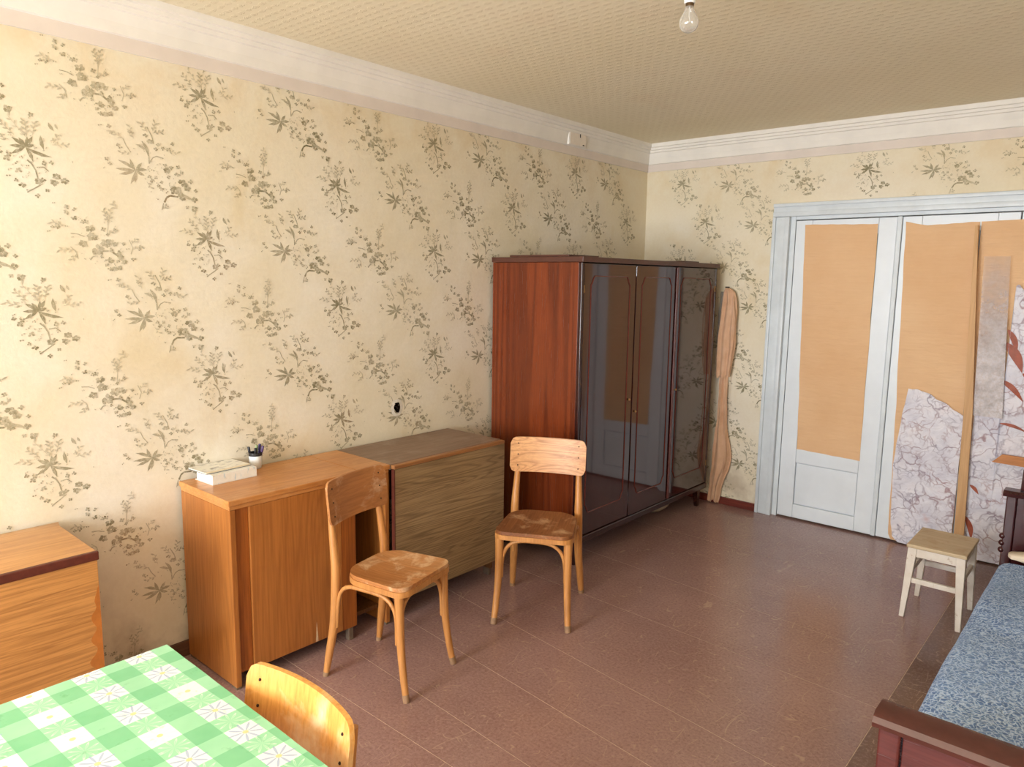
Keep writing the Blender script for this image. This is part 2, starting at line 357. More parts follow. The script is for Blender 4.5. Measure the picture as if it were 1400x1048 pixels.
        sprig(565, 260, 530, 130, 6, .42); sprig(575, 270, 600, 110, 6, .38); sprig(560, 400, 640, 350, 4, .42); sprig(795, 560, 880, 530, 4, .42); sprig(780, 500, 830, 440, 4, .38); sprig(240, 590, 110, 600, 5, .34); sprig(260, 640, 220, 700, 4, .36); sprig(180, 330, 60, 300, 5, .32)
    # loose little leaves scattered round the spray
    for q in range(52):
        an = rng.uniform(0, 6.28); rr_ = (rng.random() ** .6); X_ = cx + rr_ * (250 if kind != 'A' else 200) * math.cos(an); Y_ = cy + rr_ * 300 * math.sin(an)
        blob(X_, Y_, rng.uniform(8, 15), rng.uniform(.2, .5))
    return F
MOT = {q: motif(q) for q in 'ABC'}
def wall_with_print(name, verts, faces, spots, to3d, label):
    V = list(verts); Fc = list(faces); mi = [0] * len(faces); tone = [0.0] * len(faces)
    for (u0, v0, kind) in spots:
        for jj, (poly, t) in enumerate(MOT[kind]):
            b = len(V)
            q_ = 0.0005 + 6e-6 * jj; V += [to3d(u0 + p[0], v0 + p[1], q_) for p in poly]; Fc.append(tuple(range(b, b + len(poly)))); mi.append(1); tone.append(t)
    o = mesh_obj(name, V, Fc, [M_WALL, M_PRINT], None, None, mi)
    at = o.data.attributes.new('tone', 'FLOAT', 'FACE'); at.data.foreach_set('value', tone)
    return tag(o, label, 'wall', kind='structure')
def rect_faces(b): return [(b, b + 1, b + 2, b + 3)]
ROWZ = [2.275 - 0.2775 * i for i in range(9)]
def rows(u_even, u_odd, seq_even, seq_odd, step, umin, umax):
    sp = []
    for i, z in enumerate(ROWZ):
        u0, seq = (u_even, seq_even) if i % 2 == 0 else (u_odd, seq_odd)
        for kk in range(-8, 14):
            u = u0 + step * kk
            if umin < u < umax: sp.append((u, z, seq[kk % 3]))
    return sp
# left wall, with the cut-out for the old socket
HY, HZ, HR = 2.447, 0.917, 0.027
def add_quad(V, F, pts): b = len(V); V += pts; F.append(tuple(range(b, b + len(pts))))
V, F = [], []
y0, y1 = YF - 0.2, L + 0.12
for (a, b, c0, d0) in [(y0, HY - HR, 0, H), (HY + HR, y1, 0, H), (HY - HR, HY + HR, 0, HZ - HR), (HY - HR, HY + HR, HZ + HR, H)]:
    add_quad(V, F, [(0, a, c0), (0, b, c0), (0, b, d0), (0, a, d0)])
T_ = -0.12
add_quad(V, F, [(T_, y0, 0), (T_, y0, H), (T_, y1, H), (T_, y1, 0)])
add_quad(V, F, [(0, y0, 0), (0, y0, H), (T_, y0, H), (T_, y0, 0)]); add_quad(V, F, [(0, y1, 0), (T_, y1, 0), (T_, y1, H), (0, y1, H)])
add_quad(V, F, [(0, y0, H), (0, y1, H), (T_, y1, H), (T_, y0, H)]); add_quad(V, F, [(0, y0, 0), (T_, y0, 0), (T_, y1, 0), (0, y1, 0)])
for a, b in (((HY - HR, HZ - HR), (HY + HR, HZ - HR)), ((HY + HR, HZ - HR), (HY + HR, HZ + HR)), ((HY + HR, HZ + HR), (HY - HR, HZ + HR)), ((HY - HR, HZ + HR), (HY - HR, HZ - HR))):
    add_quad(V, F, [(0, *a), (0, *b), (-0.05, *b), (-0.05, *a)])
add_quad(V, F, [(-0.05, HY - HR, HZ - HR), (-0.05, HY + HR, HZ - HR), (-0.05, HY + HR, HZ + HR), (-0.05, HY - HR, HZ + HR)])
wall_with_print('wall_left', V, F, rows(1.045, 0.845, 'BAC', 'ACB', 0.4195, YF + 0.1, L - 0.08), lambda u, v, q: (q, min(u, L - 0.002), v), 'long left wall in faded cream wallpaper with olive flower sprays')
# back wall with the door opening
OX0, OX1, OZ = 1.095, 3.0, 2.03
def wall_boxes(boxes):
    V, F = [], []
    for (x0, x1, ya, yb, z0, z1) in boxes:
        p = [(x0, ya, z0), (x1, ya, z0), (x1, yb, z0), (x0, yb, z0), (x0, ya, z1), (x1, ya, z1), (x1, yb, z1), (x0, yb, z1)]
        b = len(V); V += p
        F += [tuple(b + i for i in f) for f in ((0, 1, 5, 4), (1, 2, 6, 5), (2, 3, 7, 6), (3, 0, 4, 7), (4, 5, 6, 7), (3, 2, 1, 0))]
    return V, F
V, F = wall_boxes([(0, OX0, L, L + 0.12, 0, H), (OX1, XR, L, L + 0.12, 0, H), (OX0, OX1, L, L + 0.12, OZ, H), (OX0, OX1, L + 0.07, L + 0.12, 0, OZ)])
sp = [s for s in rows(0.722, 0.498, 'CBA', 'ACB', 0.419, 0.08, XR - 0.1) if s[0] < 0.93 or s[1] > 2.2 or s[0] > 3.15]
wall_with_print('wall_back', V, F, sp, lambda u, v, q: (max(u, 0.002), L - q, v), 'far wall in cream flowered wallpaper around the white double door')
V, F = wall_boxes([(XR, XR + 0.12, YF - 0.2, L + 0.12, 0, H)])
wall_with_print('wall_right', V, F, rows(0.3, 0.1, 'BAC', 'ACB', 0.4195, YF + 0.1, L - 0.1), lambda u, v, q: (XR - q, u, v), 'right wall in cream flowered wallpaper beside the bed')
V, F = [], []
xs = [0.0, WINS[0][0], WINS[0][1], WINS[1][0], WINS[1][1], XR]
bxs = [(xs[0], xs[1], YF - 0.2, YF, 0, H), (xs[2], xs[3], YF - 0.2, YF, 0, H), (xs[4], xs[5], YF - 0.2, YF, 0, H)]
for w in WINS: bxs += [(w[0], w[1], YF - 0.2, YF, 0, w[2]), (w[0], w[1], YF - 0.2, YF, w[3], H)]
V, F = wall_boxes(bxs); tag(mesh_obj('wall_front', V, F, M_PLAINWALL), 'papered window wall of the room', 'wall', kind='structure')
k = NT('window_glass', 0.02, 0.5)
tr = k.n('ShaderNodeBsdfTransparent'); gl = k.n('ShaderNodeBsdfGlossy'); gl.inputs['Roughness'].default_value = 0.02
mx = k.n('ShaderNodeMixShader'); mx.inputs[0].default_value = 0.05; k.put(mx.inputs[1], tr.outputs[0]); k.put(mx.inputs[2], gl.outputs[0])
k.put(k.t.nodes['Material Output'].inputs['Surface'], mx.outputs[0]); M_GLASS = k.m
for i, (x0, x1, z0, z1) in enumerate(WINS):
    w = thing('window_%d' % (i + 1), 'white two-pane casement window nearer the ' + ('left wall' if i == 0 else 'bed wall'), 'window', ((x0 + x1) / 2, YF - 0.1, z0), 0, kind='structure')
    hw, hh = (x1 - x0) / 2, z1 - z0
    fr = box('window_frame', w, M_WHITE, -hw, -hw + 0.05, -0.03, 0.03, 0, hh, 0.003)
    for a in ((hw - 0.05, hw, 0, hh), (-0.04, 0.04, 0.05, hh - 0.05), (-hw + 0.05, hw - 0.05, 0, 0.05), (-hw + 0.05, hw - 0.05, hh - 0.05, hh)):
        box('window_frame', w, M_WHITE, a[0], a[1], -0.03, 0.03, a[2], a[3], 0.003)
    box('pane', w, M_GLASS, -hw + 0.05, -0.04, -0.003, 0.003, 0.05, hh - 0.05, 0)
    box('pane', w, M_GLASS, 0.04, hw - 0.05, -0.003, 0.003, 0.05, hh - 0.05, 0)
    box('window_sill', w, M_WHITE, -hw - 0.05, hw + 0.05, 0.10, 0.22, -0.04, 0.0, 0.004)

# cornice: mitred profile on four sides
PROF = [(0.0, 2.398), (0.010, 2.398), (0.010, 2.449), (0.018, 2.453), (0.021, 2.49), (0.030, 2.528), (0.038, 2.532), (0.040, 2.546), (0.049, 2.549), (0.051, 2.563), (0.060, 2.567), (0.062, 2.585), (0.062, H), (0.0, H)]
def cornice(name, p0, p1, inn, label):
    p0, p1, inn = Vector(p0), Vector(p1), Vector(inn); d = (p1 - p0).normalized()
    V, F, mi = [], [], []
    for (a, s) in ((p0, 1), (p1, -1)):
        for (q, z) in PROF:
            w = a + inn * q + d * (s * q); V.append((w.x, w.y, z))
    n = len(PROF)
    for i in range(n):
        F.append((i, (i + 1) % n, n + (i + 1) % n, n + i)); mi.append(1 if i in (1,) else 0)
    F.append(tuple(range(n))); F.append(tuple(range(2 * n - 1, n - 1, -1))); mi += [0, 0]
    o = mesh_obj(name, V, F, [M_CORNICE, M_CORNICE_LOW], None, None, mi)
    bm = bmesh.new(); bm.from_mesh(o.data); bmesh.ops.recalc_face_normals(bm, faces=bm.faces); bm.to_mesh(o.data); bm.free()
    tag(o, label, 'cornice', kind='structure')
cornice('trim_1', (0, YF, 0), (0, L, 0), (1, 0, 0), 'whitewashed stepped plaster cornice along the left wall')
cornice('trim_2', (0, L, 0), (XR, L, 0), (0, -1, 0), 'whitewashed stepped plaster cornice along the far wall')
cornice('trim_3', (XR, L, 0), (XR, YF, 0), (-1, 0, 0), 'whitewashed plaster cornice along the right wall')
cornice('trim_4', (XR, YF, 0), (0, YF, 0), (0, 1, 0), 'whitewashed plaster cornice along the window wall')
M_SKIRTY = wood('brown_skirting', C(60, 36, 24), C(96, 62, 42), C(112, 74, 50), 'y', 0.5, rings=0.2)
tag(box('baseboard_left', None, M_SKIRTY, 0.0008, 0.018, YF, L, 0, 0.065, 0.003), 'brown wooden skirting along the left wall', 'baseboard', kind='structure')
tag(box('baseboard_back', None, M_SKIRT, 0.02, 0.985, L - 0.02, L - 0.0008, 0, 0.052, 0.003), 'red-brown painted skirting between wardrobe corner and door', 'baseboard', kind='structure')
tag(box('baseboard_right', None, M_SKIRTY, XR - 0.018, XR - 0.0008, YF, L, 0, 0.065, 0.003), 'brown wooden skirting along the right wall', 'baseboard', kind='structure')

# ------------------------------------------------------------------ door
dr = thing('door_1', 'white painted double door with wide moulded casing in far wall', 'door', (1.0, L, 0), 0, kind='structure')
def casing_bar(x0, z0, x1, z1, horiz):
    # stepped moulding: outer bead, flat, inner bead, all in one mesh
    bm = bmesh.new()
    if horiz:
        add_box(bm, x0, x1, -0.028, -0.0008, z0, z1, 0.003); add_box(bm, x0, x1, -0.038, -0.028, z1 - 0.022, z1, 0.003); add_box(bm, x0, x1, -0.034, -0.028, z0, z0 + 0.03, 0.002)
    else:
        add_box(bm, x0, x1, -0.028, -0.0008, z0, z1, 0.003)
        o0, o1 = (x0, x0 + 0.022) if x0 < 1 else (x1 - 0.022, x1); i0, i1 = (x1 - 0.03, x1) if x0 < 1 else (x0, x0 + 0.03)
        add_box(bm, o0, o1, -0.038, -0.028, z0, z1, 0.003); add_box(bm, i0, i1, -0.034, -0.028, z0, z1, 0.002)
    return bm_obj('casing', bm, M_WHITE_DIRT, dr, 35)
casing_bar(-0.012, 0.0, 0.098, 2.026, False); casing_bar(1.995, 0.0, 2.105, 2.026, False); casing_bar(-0.012, 2.028, 2.105, 2.112, True)
box('jamb', dr, M_WHITE_DIRT, 0.0955, 0.130, 0.0, 0.069, 0.0, 2.029, 0.002); box('jamb', dr, M_WHITE_DIRT, 1.972, 1.9985, 0.0, 0.069, 0.0, 2.029, 0.002); box('jamb', dr, M_WHITE_DIRT, 0.131, 1.971, 0.0, 0.069, 2.006, 2.029, 0.002)
for (a, b) in ((0.134, 0.738), (0.768, 1.352), (1.358, 1.968)):
    lf = box('door_leaf', dr, M_WHITE, a, b, 0.022, 0.030, 0.012, 2.0, 0.001)
    ya, yb = 0.0, 0.0215
    s = 0.103
    for (x0, x1, z0, z1) in ((a, a + s, 0.012, 2.0), (b - s, b, 0.012, 2.0)): box('stile', lf, M_WHITE, x0, x1, ya, yb, z0, z1, 0.003)
    for (z0, z1) in ((0.012, 0.105), (0.395, 0.495), (1.905, 2.0)): box('rail', lf, M_WHITE, a + s + 0.0006, b - s - 0.0006, ya, yb, z0, z1, 0.003)
    box('lower_panel', lf, M_WHITE, a + s + 0.004, b - s - 0.004, 0.010, 0.0215, 0.109, 0.391, 0.005)
    box('pane', lf, plain('frosted_pane', C(200, 210, 214), 0.2, 0.5, 0.03, 5), a + s + 0.001, b - s - 0.001, 0.012, 0.0215, 0.496, 1.904, 0.001)
box('meeting_bead', dr, M_WHITE_DIRT, 0.740, 0.766, -0.012, 0.030, 0.012, 2.003, 0.004)

# ------------------------------------------------------------------ sheets hung on the door
k = NT('tan_backing_paper', 0.75, 0.25); v = k.coord()
c = k.ramp(k.noise(v, 2.4, 4, 0.6), [(0.3, C(226, 182, 138)), (0.7, C(233, 194, 152))])
lines = k.noise(k.coord((2, 2, 60)), 2.2, 2, 0.5)
c = k.mix(k.rv(lines, 0.3, 0.8, 0, 0.18), c, C(214, 166, 122)); k.col(c)
k.bump(k.noise(k.coord((1.2, 1.2, 4.5)), 3.0, 4, 0.55), 0.5, 0.03); M_KRAFT = k.m
def sheet(name, mats, left, right, top, bot, y0, amp, label, cat, nu=26, nv=60, seed=0, freq=2.5, thick=0.0012, group=None):
    """left/right: x as function of t (0 bottom..1 top); top/bot: z as function of s; a thin wrinkled sheet with two faces"""
    V, F = [], []
    def disp(x, z): return amp * mn.noise(Vector((x * freq * 1.8 + seed, z * freq, seed * 1.3))) + 0.4 * amp * mn.noise(Vector((x * freq * 6 + seed, z * freq * 5, seed)))
    for side in (0, 1):
        for j in range(nv + 1):
            for i in range(nu + 1):
                s, t = i / nu, j / nv
                x = left(t) * (1 - s) + right(t) * s; z = bot(s) * (1 - t) + top(s) * t
                V.append((x, y0 - abs(disp(x, z)) - (0 if side == 0 else -thick), z))
    n = (nu + 1) * (nv + 1); w = nu + 1
    for j in range(nv):
        for i in range(nu):
            a = j * w + i; F.append((a, a + 1, a + w + 1, a + w)); b = a + n; F.append((b, b + w, b + w + 1, b + 1))
    for i in range(nu):
        F.append((i, n + i, n + i + 1, i + 1)); q = nv * w + i; F.append((q, q + 1, n + q + 1, n + q))
    for j in range(nv):
        a = j * w; F.append((a, a + w, n + a + w, n + a)); b = j * w + nu; F.append((b, n + b, n + b + w, b + w))
    return V, F, disp
def piece(pts):
    def f(s):
        for (a, va), (b, vb) in zip(pts, pts[1:]):
            if a <= s <= b: return va + (vb - va) * (s - a) / (b - a)
        return pts[-1][1]
    return f
jag = lambda f, amp, fr, sd: (lambda s: f(s) + amp * mn.noise(Vector((s * fr, sd, 0.3))))
V, F, _ = sheet('kraft', None, jag(piece([(0, 1.240), (1, 1.192)]), .004, 9, 1), jag(piece([(0, 1.640), (1, 1.632)]), .004, 9, 2), jag(piece([(0, 1.972), (1, 1.962)]), .004, 6, 3), jag(piece([(0, .492), (1, .478)]), .004, 8, 4), L - 0.002, 0.006, '', '', seed=1)
tag(mesh_obj('paper_sheet', V, F, M_KRAFT, None, 60), 'tan paper sheet covering the pane of the narrow left door leaf', 'paper sheet')
V, F, _ = sheet('kraft', None, jag(piece([(0, 1.858), (.02, 1.838), (.25, 1.832), (1, 1.785)]), .005, 10, 5), jag(piece([(0, 2.19), (1, 2.165)]), .002, 4, 6), jag(piece([(0, 1.968), (.3, 1.945), (1, 1.955)]), .004, 7, 7), lambda s: .012, L - 0.003, 0.007, '', '', seed=5)
tag(mesh_obj('paper_sheet', V, F, M_KRAFT, None, 60), 'wide tan paper sheet hung between the white door stile and the wooden lath', 'paper sheet')
V, F, _ = sheet('kraft', None, piece([(0, 2.196), (1, 2.171)]), lambda t: 2.90, jag(piece([(0, 1.955), (1, 1.968)]), .004, 7, 8), lambda s: .012, L - 0.003, 0.007, '', '', seed=9)
tag(mesh_obj('paper_sheet', V, F, M_KRAFT, None, 60), 'tan paper sheet behind the gauze strip at the right of the lath', 'paper sheet')

k = NT('white_twig_print_film', 0.5, 0.4); v = k.coord()
nd = k.n('ShaderNodeTexNoise'); k.put(nd.inputs['Vector'], v); nd.inputs['Scale'].default_value = 7.0; nd.inputs['Detail'].default_value = 3
wv = k.vadd(v, k.vscale(nd.outputs['Color'], 0.20))
e1 = k.vor(wv, 8.0, 'DISTANCE_TO_EDGE'); e2 = k.vor(k.vadd(wv, (3.1, 1.2, 0.4)), 26.0, 'DISTANCE_TO_EDGE')
c = k.ramp(k.noise(v, 6, 4, 0.6), [(0.3, C(208, 205, 218)), (0.55, C(228, 225, 233)), (0.75, C(233, 224, 228))])
ms = k.rv(k.noise(v, 8, 2, 0.5), 0.36, 0.52, 0, 1); ms2 = k.rv(k.noise(k.coord((1, 1, 1), (4, 0, 2)), 14, 2, 0.5), 0.45, 0.6, 0, 1)
twig = k.ramp(k.noise(v, 5.0, 2, 0.5), [(0.4, C(128, 116, 136)), (0.62, C(150, 100, 104))])
c = k.mix(k.m2('MULTIPLY', k.rv(e1, 0.0, 0.045, 0.8, 0), ms), c, twig)
c = k.mix(k.m2('MULTIPLY', k.rv(e2, 0.0, 0.13, 0.55, 0), ms2), c, twig)
c = k.mix(k.rv(k.noise(v, 3.3, 4, 0.7), 0.62, 0.72, 0, 0.45), c, C(196, 132, 122))
k.col(c); k.bump(k.noise(v, 9, 4, 0.6, 1.0), 0.5, 0.02); M_FILM = k.m
M_RUST = plain('rust_leaf_print', C(158, 78, 52), 0.5, 0.4, 0.25, 30)
fl_left = jag(piece([(0, 1.905), (.03, 1.868), (.12, 1.852), (.5, 1.838), (.86, 1.866), (1, 1.885)]), .004, 14, 3)
V, F, dsp = sheet('film', None, fl_left, lambda t: 2.185, jag(piece([(0, .975), (.25, .972), (.55, .925), (.9, .862), (1, .84)]), .010, 11, 2), lambda s: .010, L - 0.016, 0.016, '', '', seed=3, freq=4.0)
o = mesh_obj('printed_film', V, F, M_FILM, None, 60)
tag(o, 'torn white film with grey twig print on the lower door left of the lath', 'film sheet')
topf = jag(piece([(0, .89), (.06, .93), (.19, .90), (.20, 1.60), (.22, 1.615), (.30, 1.53), (.45, 1.55), (.7, 1.50), (1, 1.52)]), .006, 20, 6)
def film2(nu=80, nv=70):
    V, F = [], []
    xs_ = [2.235 + (2.90 - 2.235) * i / nu for i in range(nu + 1)]
    for side in (0, 1):
        for j in range(nv + 1):
            for i, x in enumerate(xs_):
                s = i / nu; z = .010 * (1 - j / nv) + topf(s) * j / nv
                V.append((x, L - 0.016 - abs(dsp(x, z)) + 0.0012 * side, z))
    n = (nu + 1) * (nv + 1); w = nu + 1
    for j in range(nv):
        for i in range(nu):
            a = j * w + i; F.append((a, a + 1, a + w + 1, a + w)); b = a + n; F.append((b, b + w, b + w + 1, b + 1))
    mi = [0] * len(F)
    # rust-coloured leaves printed on the film
    def leaf(a, b, w):
        a, b = Vector(a), Vector(b); d = (b - a); ln = d.length; d /= ln; nr = Vector((-d.y, d.x)); m = 10
        top_, bot_ = [], []
        for q in range(m + 1):
            t = q / m; h = w * math.sin(math.pi * t ** .8) * .5; cc = a + d * ln * t + nr * (.12 * ln * math.sin(math.pi * t) * .6)
            for lst, sg in ((top_, 1), (bot_, -1)):
                p = cc + nr * (h * sg); lst.append((p.x, L - 0.0185 - abs(dsp(p.x, p.y)), p.y))
        b0 = len(V); V.extend(top_ + bot_)
        for q in range(m): F.append((b0 + q, b0 + q + 1, b0 + m + 1 + q + 1, b0 + m + 1 + q)); mi.append(1)
    for a, b, w in (((2.345, 1.29), (2.44, 1.12), .05), ((2.352, 1.36), (2.405, 1.23), .03), ((2.34, 1.08), (2.46, .96), .03), ((2.46, 1.64), (2.55, 1.46), .10), ((2.36, .83), (2.50, .79), .018), ((2.44, 1.12), (2.55, 1.04), .045), ((2.55, 1.2), (2.66, 1.32), .06), ((2.48, .95), (2.62, .90), .04), ((2.7, 1.1), (2.82, .98), .06), ((2.62, .7), (2.75, .6), .05), ((2.245, .26), (2.285, .12), .03), ((2.25, .45), (2.30, .40), .02)): leaf(a, b, w)
    o = mesh_obj('printed_film', V, F, [M_FILM, M_RUST], None, 60, mi)
    tag(o, 'white film printed with grey twigs and rust leaves behind the headboard', 'film sheet')
film2()
k = NT('gauze', 0.6, 0.3); v = k.coord()
c = k.ramp(k.noise(v, 70, 3, 0.7), [(0.35, C(206, 194, 190)), (0.6, C(226, 220, 224))]); c = k.mix(k.rv(k.noise(k.coord((60, 60, 1.0)), 1.0, 2), 0.5, 0.7, 0, 0.5), c, C(226, 218, 216))
k.col(c); k.b.inputs['Alpha'].default_value = 0.8
k.put(k.b.inputs['Alpha'], k.m2('MULTIPLY', k.rv(k.noise(v, 16, 3, 0.6), 0.3, 0.6, 0.45, 0.92), k.rv(k.sep(v)[2], 1.76, 1.15, 0.12, 1.0))); M_GAUZE = k.m
V, F, _ = sheet('gauze', None, piece([(0, 2.232), (1, 2.206)]), piece([(0, 2.374), (1, 2.330)]), lambda s: 1.76, lambda s: .86, L - 0.038, 0.006, '', '', seed=12, nu=14, nv=40)
tag(mesh_obj('gauze_strip', V, F, M_GAUZE, None, 60), 'narrow translucent whitish strip hanging beside the wooden lath', 'gauze strip')
M_LATH = wood('pale_lath_wood', C(176, 128, 84), C(208, 162, 112), C(222, 180, 132), 'z', 0.6, rings=0.3, fine=0.5)
prism('x', None, M_LATH, [(2.150, 1.93), (2.166, 1.93), (2.232, .88), (2.258, .012), (2.206, .012), (2.188, .88)], L - 0.062, L - 0.044, 'y', 0.002)
o = bpy.data.objects['x']; o.name = 'wooden_lath'; tag(o, 'long pale wooden lath leaning upright against the papered door', 'lath')
M_BATTEN = wood('orange_batten', C(160, 92, 40), C(204, 132, 66), C(216, 148, 84), 'x', 0.5, rings=0.4)
prism('x', None, M_BATTEN, [(2.35, .610), (2.80, .598), (2.80, .655), (2.395, .660)], L - 0.058, L - 0.040, 'y', 0.002)
o = bpy.data.objects['x']; o.name = 'wooden_batten'; tag(o, 'short orange wooden batten fixed across the printed film above the headboard', 'batten')

# cloth hanging in the corner behind the wardrobe
k = NT('tan_cotton', 0.85, 0.2); v = k.coord(); c = k.ramp(k.noise(v, 12, 4, 0.6), [(0.3, C(212, 168, 134)), (0.7, C(226, 186, 154))]); k.col(c); k.bump(k.noise(v, 40, 3), 0.15, 0.003); M_TAN = k.m
M_GREYCLOTH = plain('grey_cloth', C(150, 142, 132), 0.85, 0.2, 0.12, 25)
hc = thing('hanging_cloth', 'tan cloth garment hanging on the wall beside the wardrobe', 'cloth', (0.70, L - 0.05, 0))
def drape(name, m, edge, pleats, depth, seed, y0, parent, nu=72, nv=60, thick=0.004):
    """hanging cloth: edge = [(z, x_left, x_right)] from hem to top; deep irregular pleats run down it"""
    V, F = [], []
    def at(z):
        for p, q in zip(edge, edge[1:]):
            if p[0] <= z <= q[0]:
                t = (z - p[0]) / (q[0] - p[0]); return p[1] + (q[1] - p[1]) * t, p[2] + (q[2] - p[2]) * t
        return edge[-1][1:]
    z0, z1 = edge[0][0], edge[-1][0]
    for side in (0, 1):
        for j in range(nv + 1):
            z = z0 + (z1 - z0) * j / nv; xa, xb = at(z)
            xa += 0.006 * mn.noise(Vector((seed, z * 9, 0))); xb += 0.008 * mn.noise(Vector((seed + 5, z * 8, 0)))
            for i in range(nu + 1):
                s_ = i / nu; ph = pleats * 2 * math.pi * s_ + 2.2 * mn.noise(Vector((s_ * 2 + seed, z * 2.6, seed))) + seed
                sag = 0.6 * math.sin(ph) + 0.5 * mn.noise(Vector((s_ * 6, z * 7, seed * 2))) + 0.35 * math.sin(ph * 0.5 + z * 6)
                bow = math.sin(math.pi * min(1, max(0, s_))) * 0.010
                y = y0 - bow - depth * (0.7 + sag * 0.8)
                zz = z + (0.018 * mn.noise(Vector((s_ * 7 + seed, 0.4, 0))) * (1 - j / nv) ** 4)
                V.append((xa + (xb - xa) * s_, min(y, 0.044) + side * thick, max(zz, 0.004)))
    n = (nu + 1) * (nv + 1); w = nu + 1
    for j in range(nv):
        for i in range(nu):
            a = j * w + i; F.append((a, a + 1, a + w + 1, a + w)); q = a + n; F.append((q, q + w, q + w + 1, q + 1))
    for i in range(nu):
        F.append((i, n + i, n + i + 1, i + 1)); q = nv * w + i; F.append((q, q + 1, n + q + 1, n + q))
    for j in range(nv):
        a = j * w; F.append((a, a + w, n + a + w, n + a)); q = j * w + nu; F.append((q, n + q, n + q + w, q + w))
    return mesh_obj(name, V, F, m, parent, 80)
drape('lower_drape', M_TAN, [(.010, -.066, .012), (.12, -.060, .030), (.26, -.052, .078), (.36, -.048, .092), (.46, -.044, .070), (.62, -.030, .042), (.80, -.024, .036), (.97, -.026, .034)], 2.5, 0.016, 2.1, 0.030, hc)
drape('upper_drape', M_TAN, [(.930, -.040, .060), (1.05, -.046, .072), (1.20, -.044, .080), (1.38, -.036, .082), (1.48, -.030, .074), (1.53, -.024, .058), (1.556, -.014, .022)], 2.5, 0.014, 0.4, 0.012, hc)
drape('grey_lining', M_GREYCLOTH, [(1.17, -.068, -.040), (1.35, -.062, -.030), (1.53, -.056, -.022)], 1.0, 0.008, 1.0, 0.034, hc, 20, 30)
tube('string', hc, M_TAN, [(.060, -.022, 1.50), (.078, -.02, 1.36), (.076, -.02, 1.18), (.064, -.02, 1.02), (.05, -.012, .93), (.045, -.014, .72), (.056, -.018, .50), (.07, -.022, .36), (.05, -.018, .24)], 0.003, 6)
tube('nail', hc, plain('dark_nail', C(70, 60, 54), 0.4, 0.5, metal=0.8), [(-.005, .049, 1.562), (-.005, -.01, 1.562)], 0.004, 8)

# cornice junction box, old socket hole, bulb
jb = thing('junction_box', 'small square white cover box on the cornice near the corner', 'junction box', (0.012, 3.948, 2.435))
box('cover', jb, M_CORNICE, 0, 0.020, -0.095, 0.095, 0.02, 0.112, 0.004)
box('lid', jb, plain('box_lid', C(236, 224, 210), 0.6, 0.3, 0.05), 0.0205, 0.023, -0.087, 0.087, 0.026, 0.106, 0.002)
box('slot', jb, M_DARKGAP, 0.0232, 0.0245, 0.018, 0.026, 0.075, 0.10, 0.0005)
box('bottom_gap', jb, M_DARKGAP, 0.0232, 0.0245, 0.05, 0.068, 0.028, 0.034, 0.0005)
sh = thing('socket_hole', 'ragged dark hole of a removed socket above the grey-brown table', 'wall hole', (0, HY, HZ))
M_PLASTER = plain('chipped_plaster', C(226, 218, 204), 0.9, 0.2, 0.12, 60)
bm = bmesh.new(); n = 22; ro, ri, rb = [], [], []
for q in range(n):
    a = 2 * math.pi * q / n; e = 1 + 0.16 * mn.noise(Vector((math.cos(a) * 2, math.sin(a) * 2, 1.0)))
    ro.append(bm.verts.new((0.0012, 0.040 * e * math.cos(a), 0.046 * e * math.sin(a)))); ri.append(bm.verts.new((0.003, 0.0215 * e * math.cos(a), 0.031 * e * math.sin(a))))
for q in range(n):
    bm.faces.new((ro[q], ro[(q + 1) % n], ri[(q + 1) % n], ri[q]))
bm_obj('plaster_rim', bm, M_PLASTER, sh, 60)
bm = bmesh.new(); ra = [bm.verts.new((0.0022, 0.0235 * math.cos(6.2832 * q / n), 0.031 * math.sin(6.2832 * q / n))) for q in range(n)]; rb = [bm.verts.new((-0.035, 0.020 * math.cos(6.2832 * q / n), 0.024 * math.sin(6.2832 * q / n))) for q in range(n)]
for q in range(n): bm.faces.new((ra[q], ra[(q + 1) % n], rb[(q + 1) % n], rb[q]))
bm.faces.new(rb); bm_obj('cavity', bm, M_DARKGAP, sh)
tube('wire_end', sh, plain('wire_insulation', C(60, 44, 36), 0.5), [(-.026, .004, .002), (-.006, .006, .004), (.004, .001, -.004)], 0.002, 6)

k = NT('bulb_glass', 0.05, 0.5); tr = k.n('ShaderNodeBsdfTransparent'); tr.inputs['Color'].default_value = (0.93, 0.93, 0.93, 1); gl = k.n('ShaderNodeBsdfGlossy'); gl.inputs['Roughness'].default_value = 0.08
df = k.n('ShaderNodeBsdfDiffuse'); df.inputs['Color'].default_value = C(240, 236, 230)
fr_ = k.n('ShaderNodeLayerWeight'); fr_.inputs['Blend'].default_value = 0.45
mx = k.n('ShaderNodeMixShader'); k.put(mx.inputs[0], k.rv(fr_.outputs['Facing'], 0.0, 1.0, 0.18, 0.8)); k.put(mx.inputs[1], tr.outputs[0])
m3 = k.n('ShaderNodeMixShader'); m3.inputs[0].default_value = 0.55; k.put(m3.inputs[1], gl.outputs[0]); k.put(m3.inputs[2], df.outputs[0]); k.put(mx.inputs[2], m3.outputs[0])
k.put(k.t.nodes['Material Output'].inputs['Surface'], mx.outputs[0]); M_BULB = k.m
lb = thing('hanging_bulb', 'bare glass light bulb hanging from the ceiling on a white holder', 'light bulb', (1.716, 2.238, 0))
lathe('bulb', lb, M_BULB, [(0, 2.392), (.012, 2.393), (.022, 2.399), (.029, 2.410), (.031, 2.422), (.029, 2.434), (.022, 2.447), (.0155, 2.458), (.0135, 2.466), (.0125, 2.474)], 20)
tube('filament_stem', lb, plain('frosted_stem', C(226, 222, 214), 0.4), [(0, 0, 2.47), (0, 0, 2.44), (0.004, 0, 2.425), (-0.006, 0.004, 2.428)], 0.0022, 6)
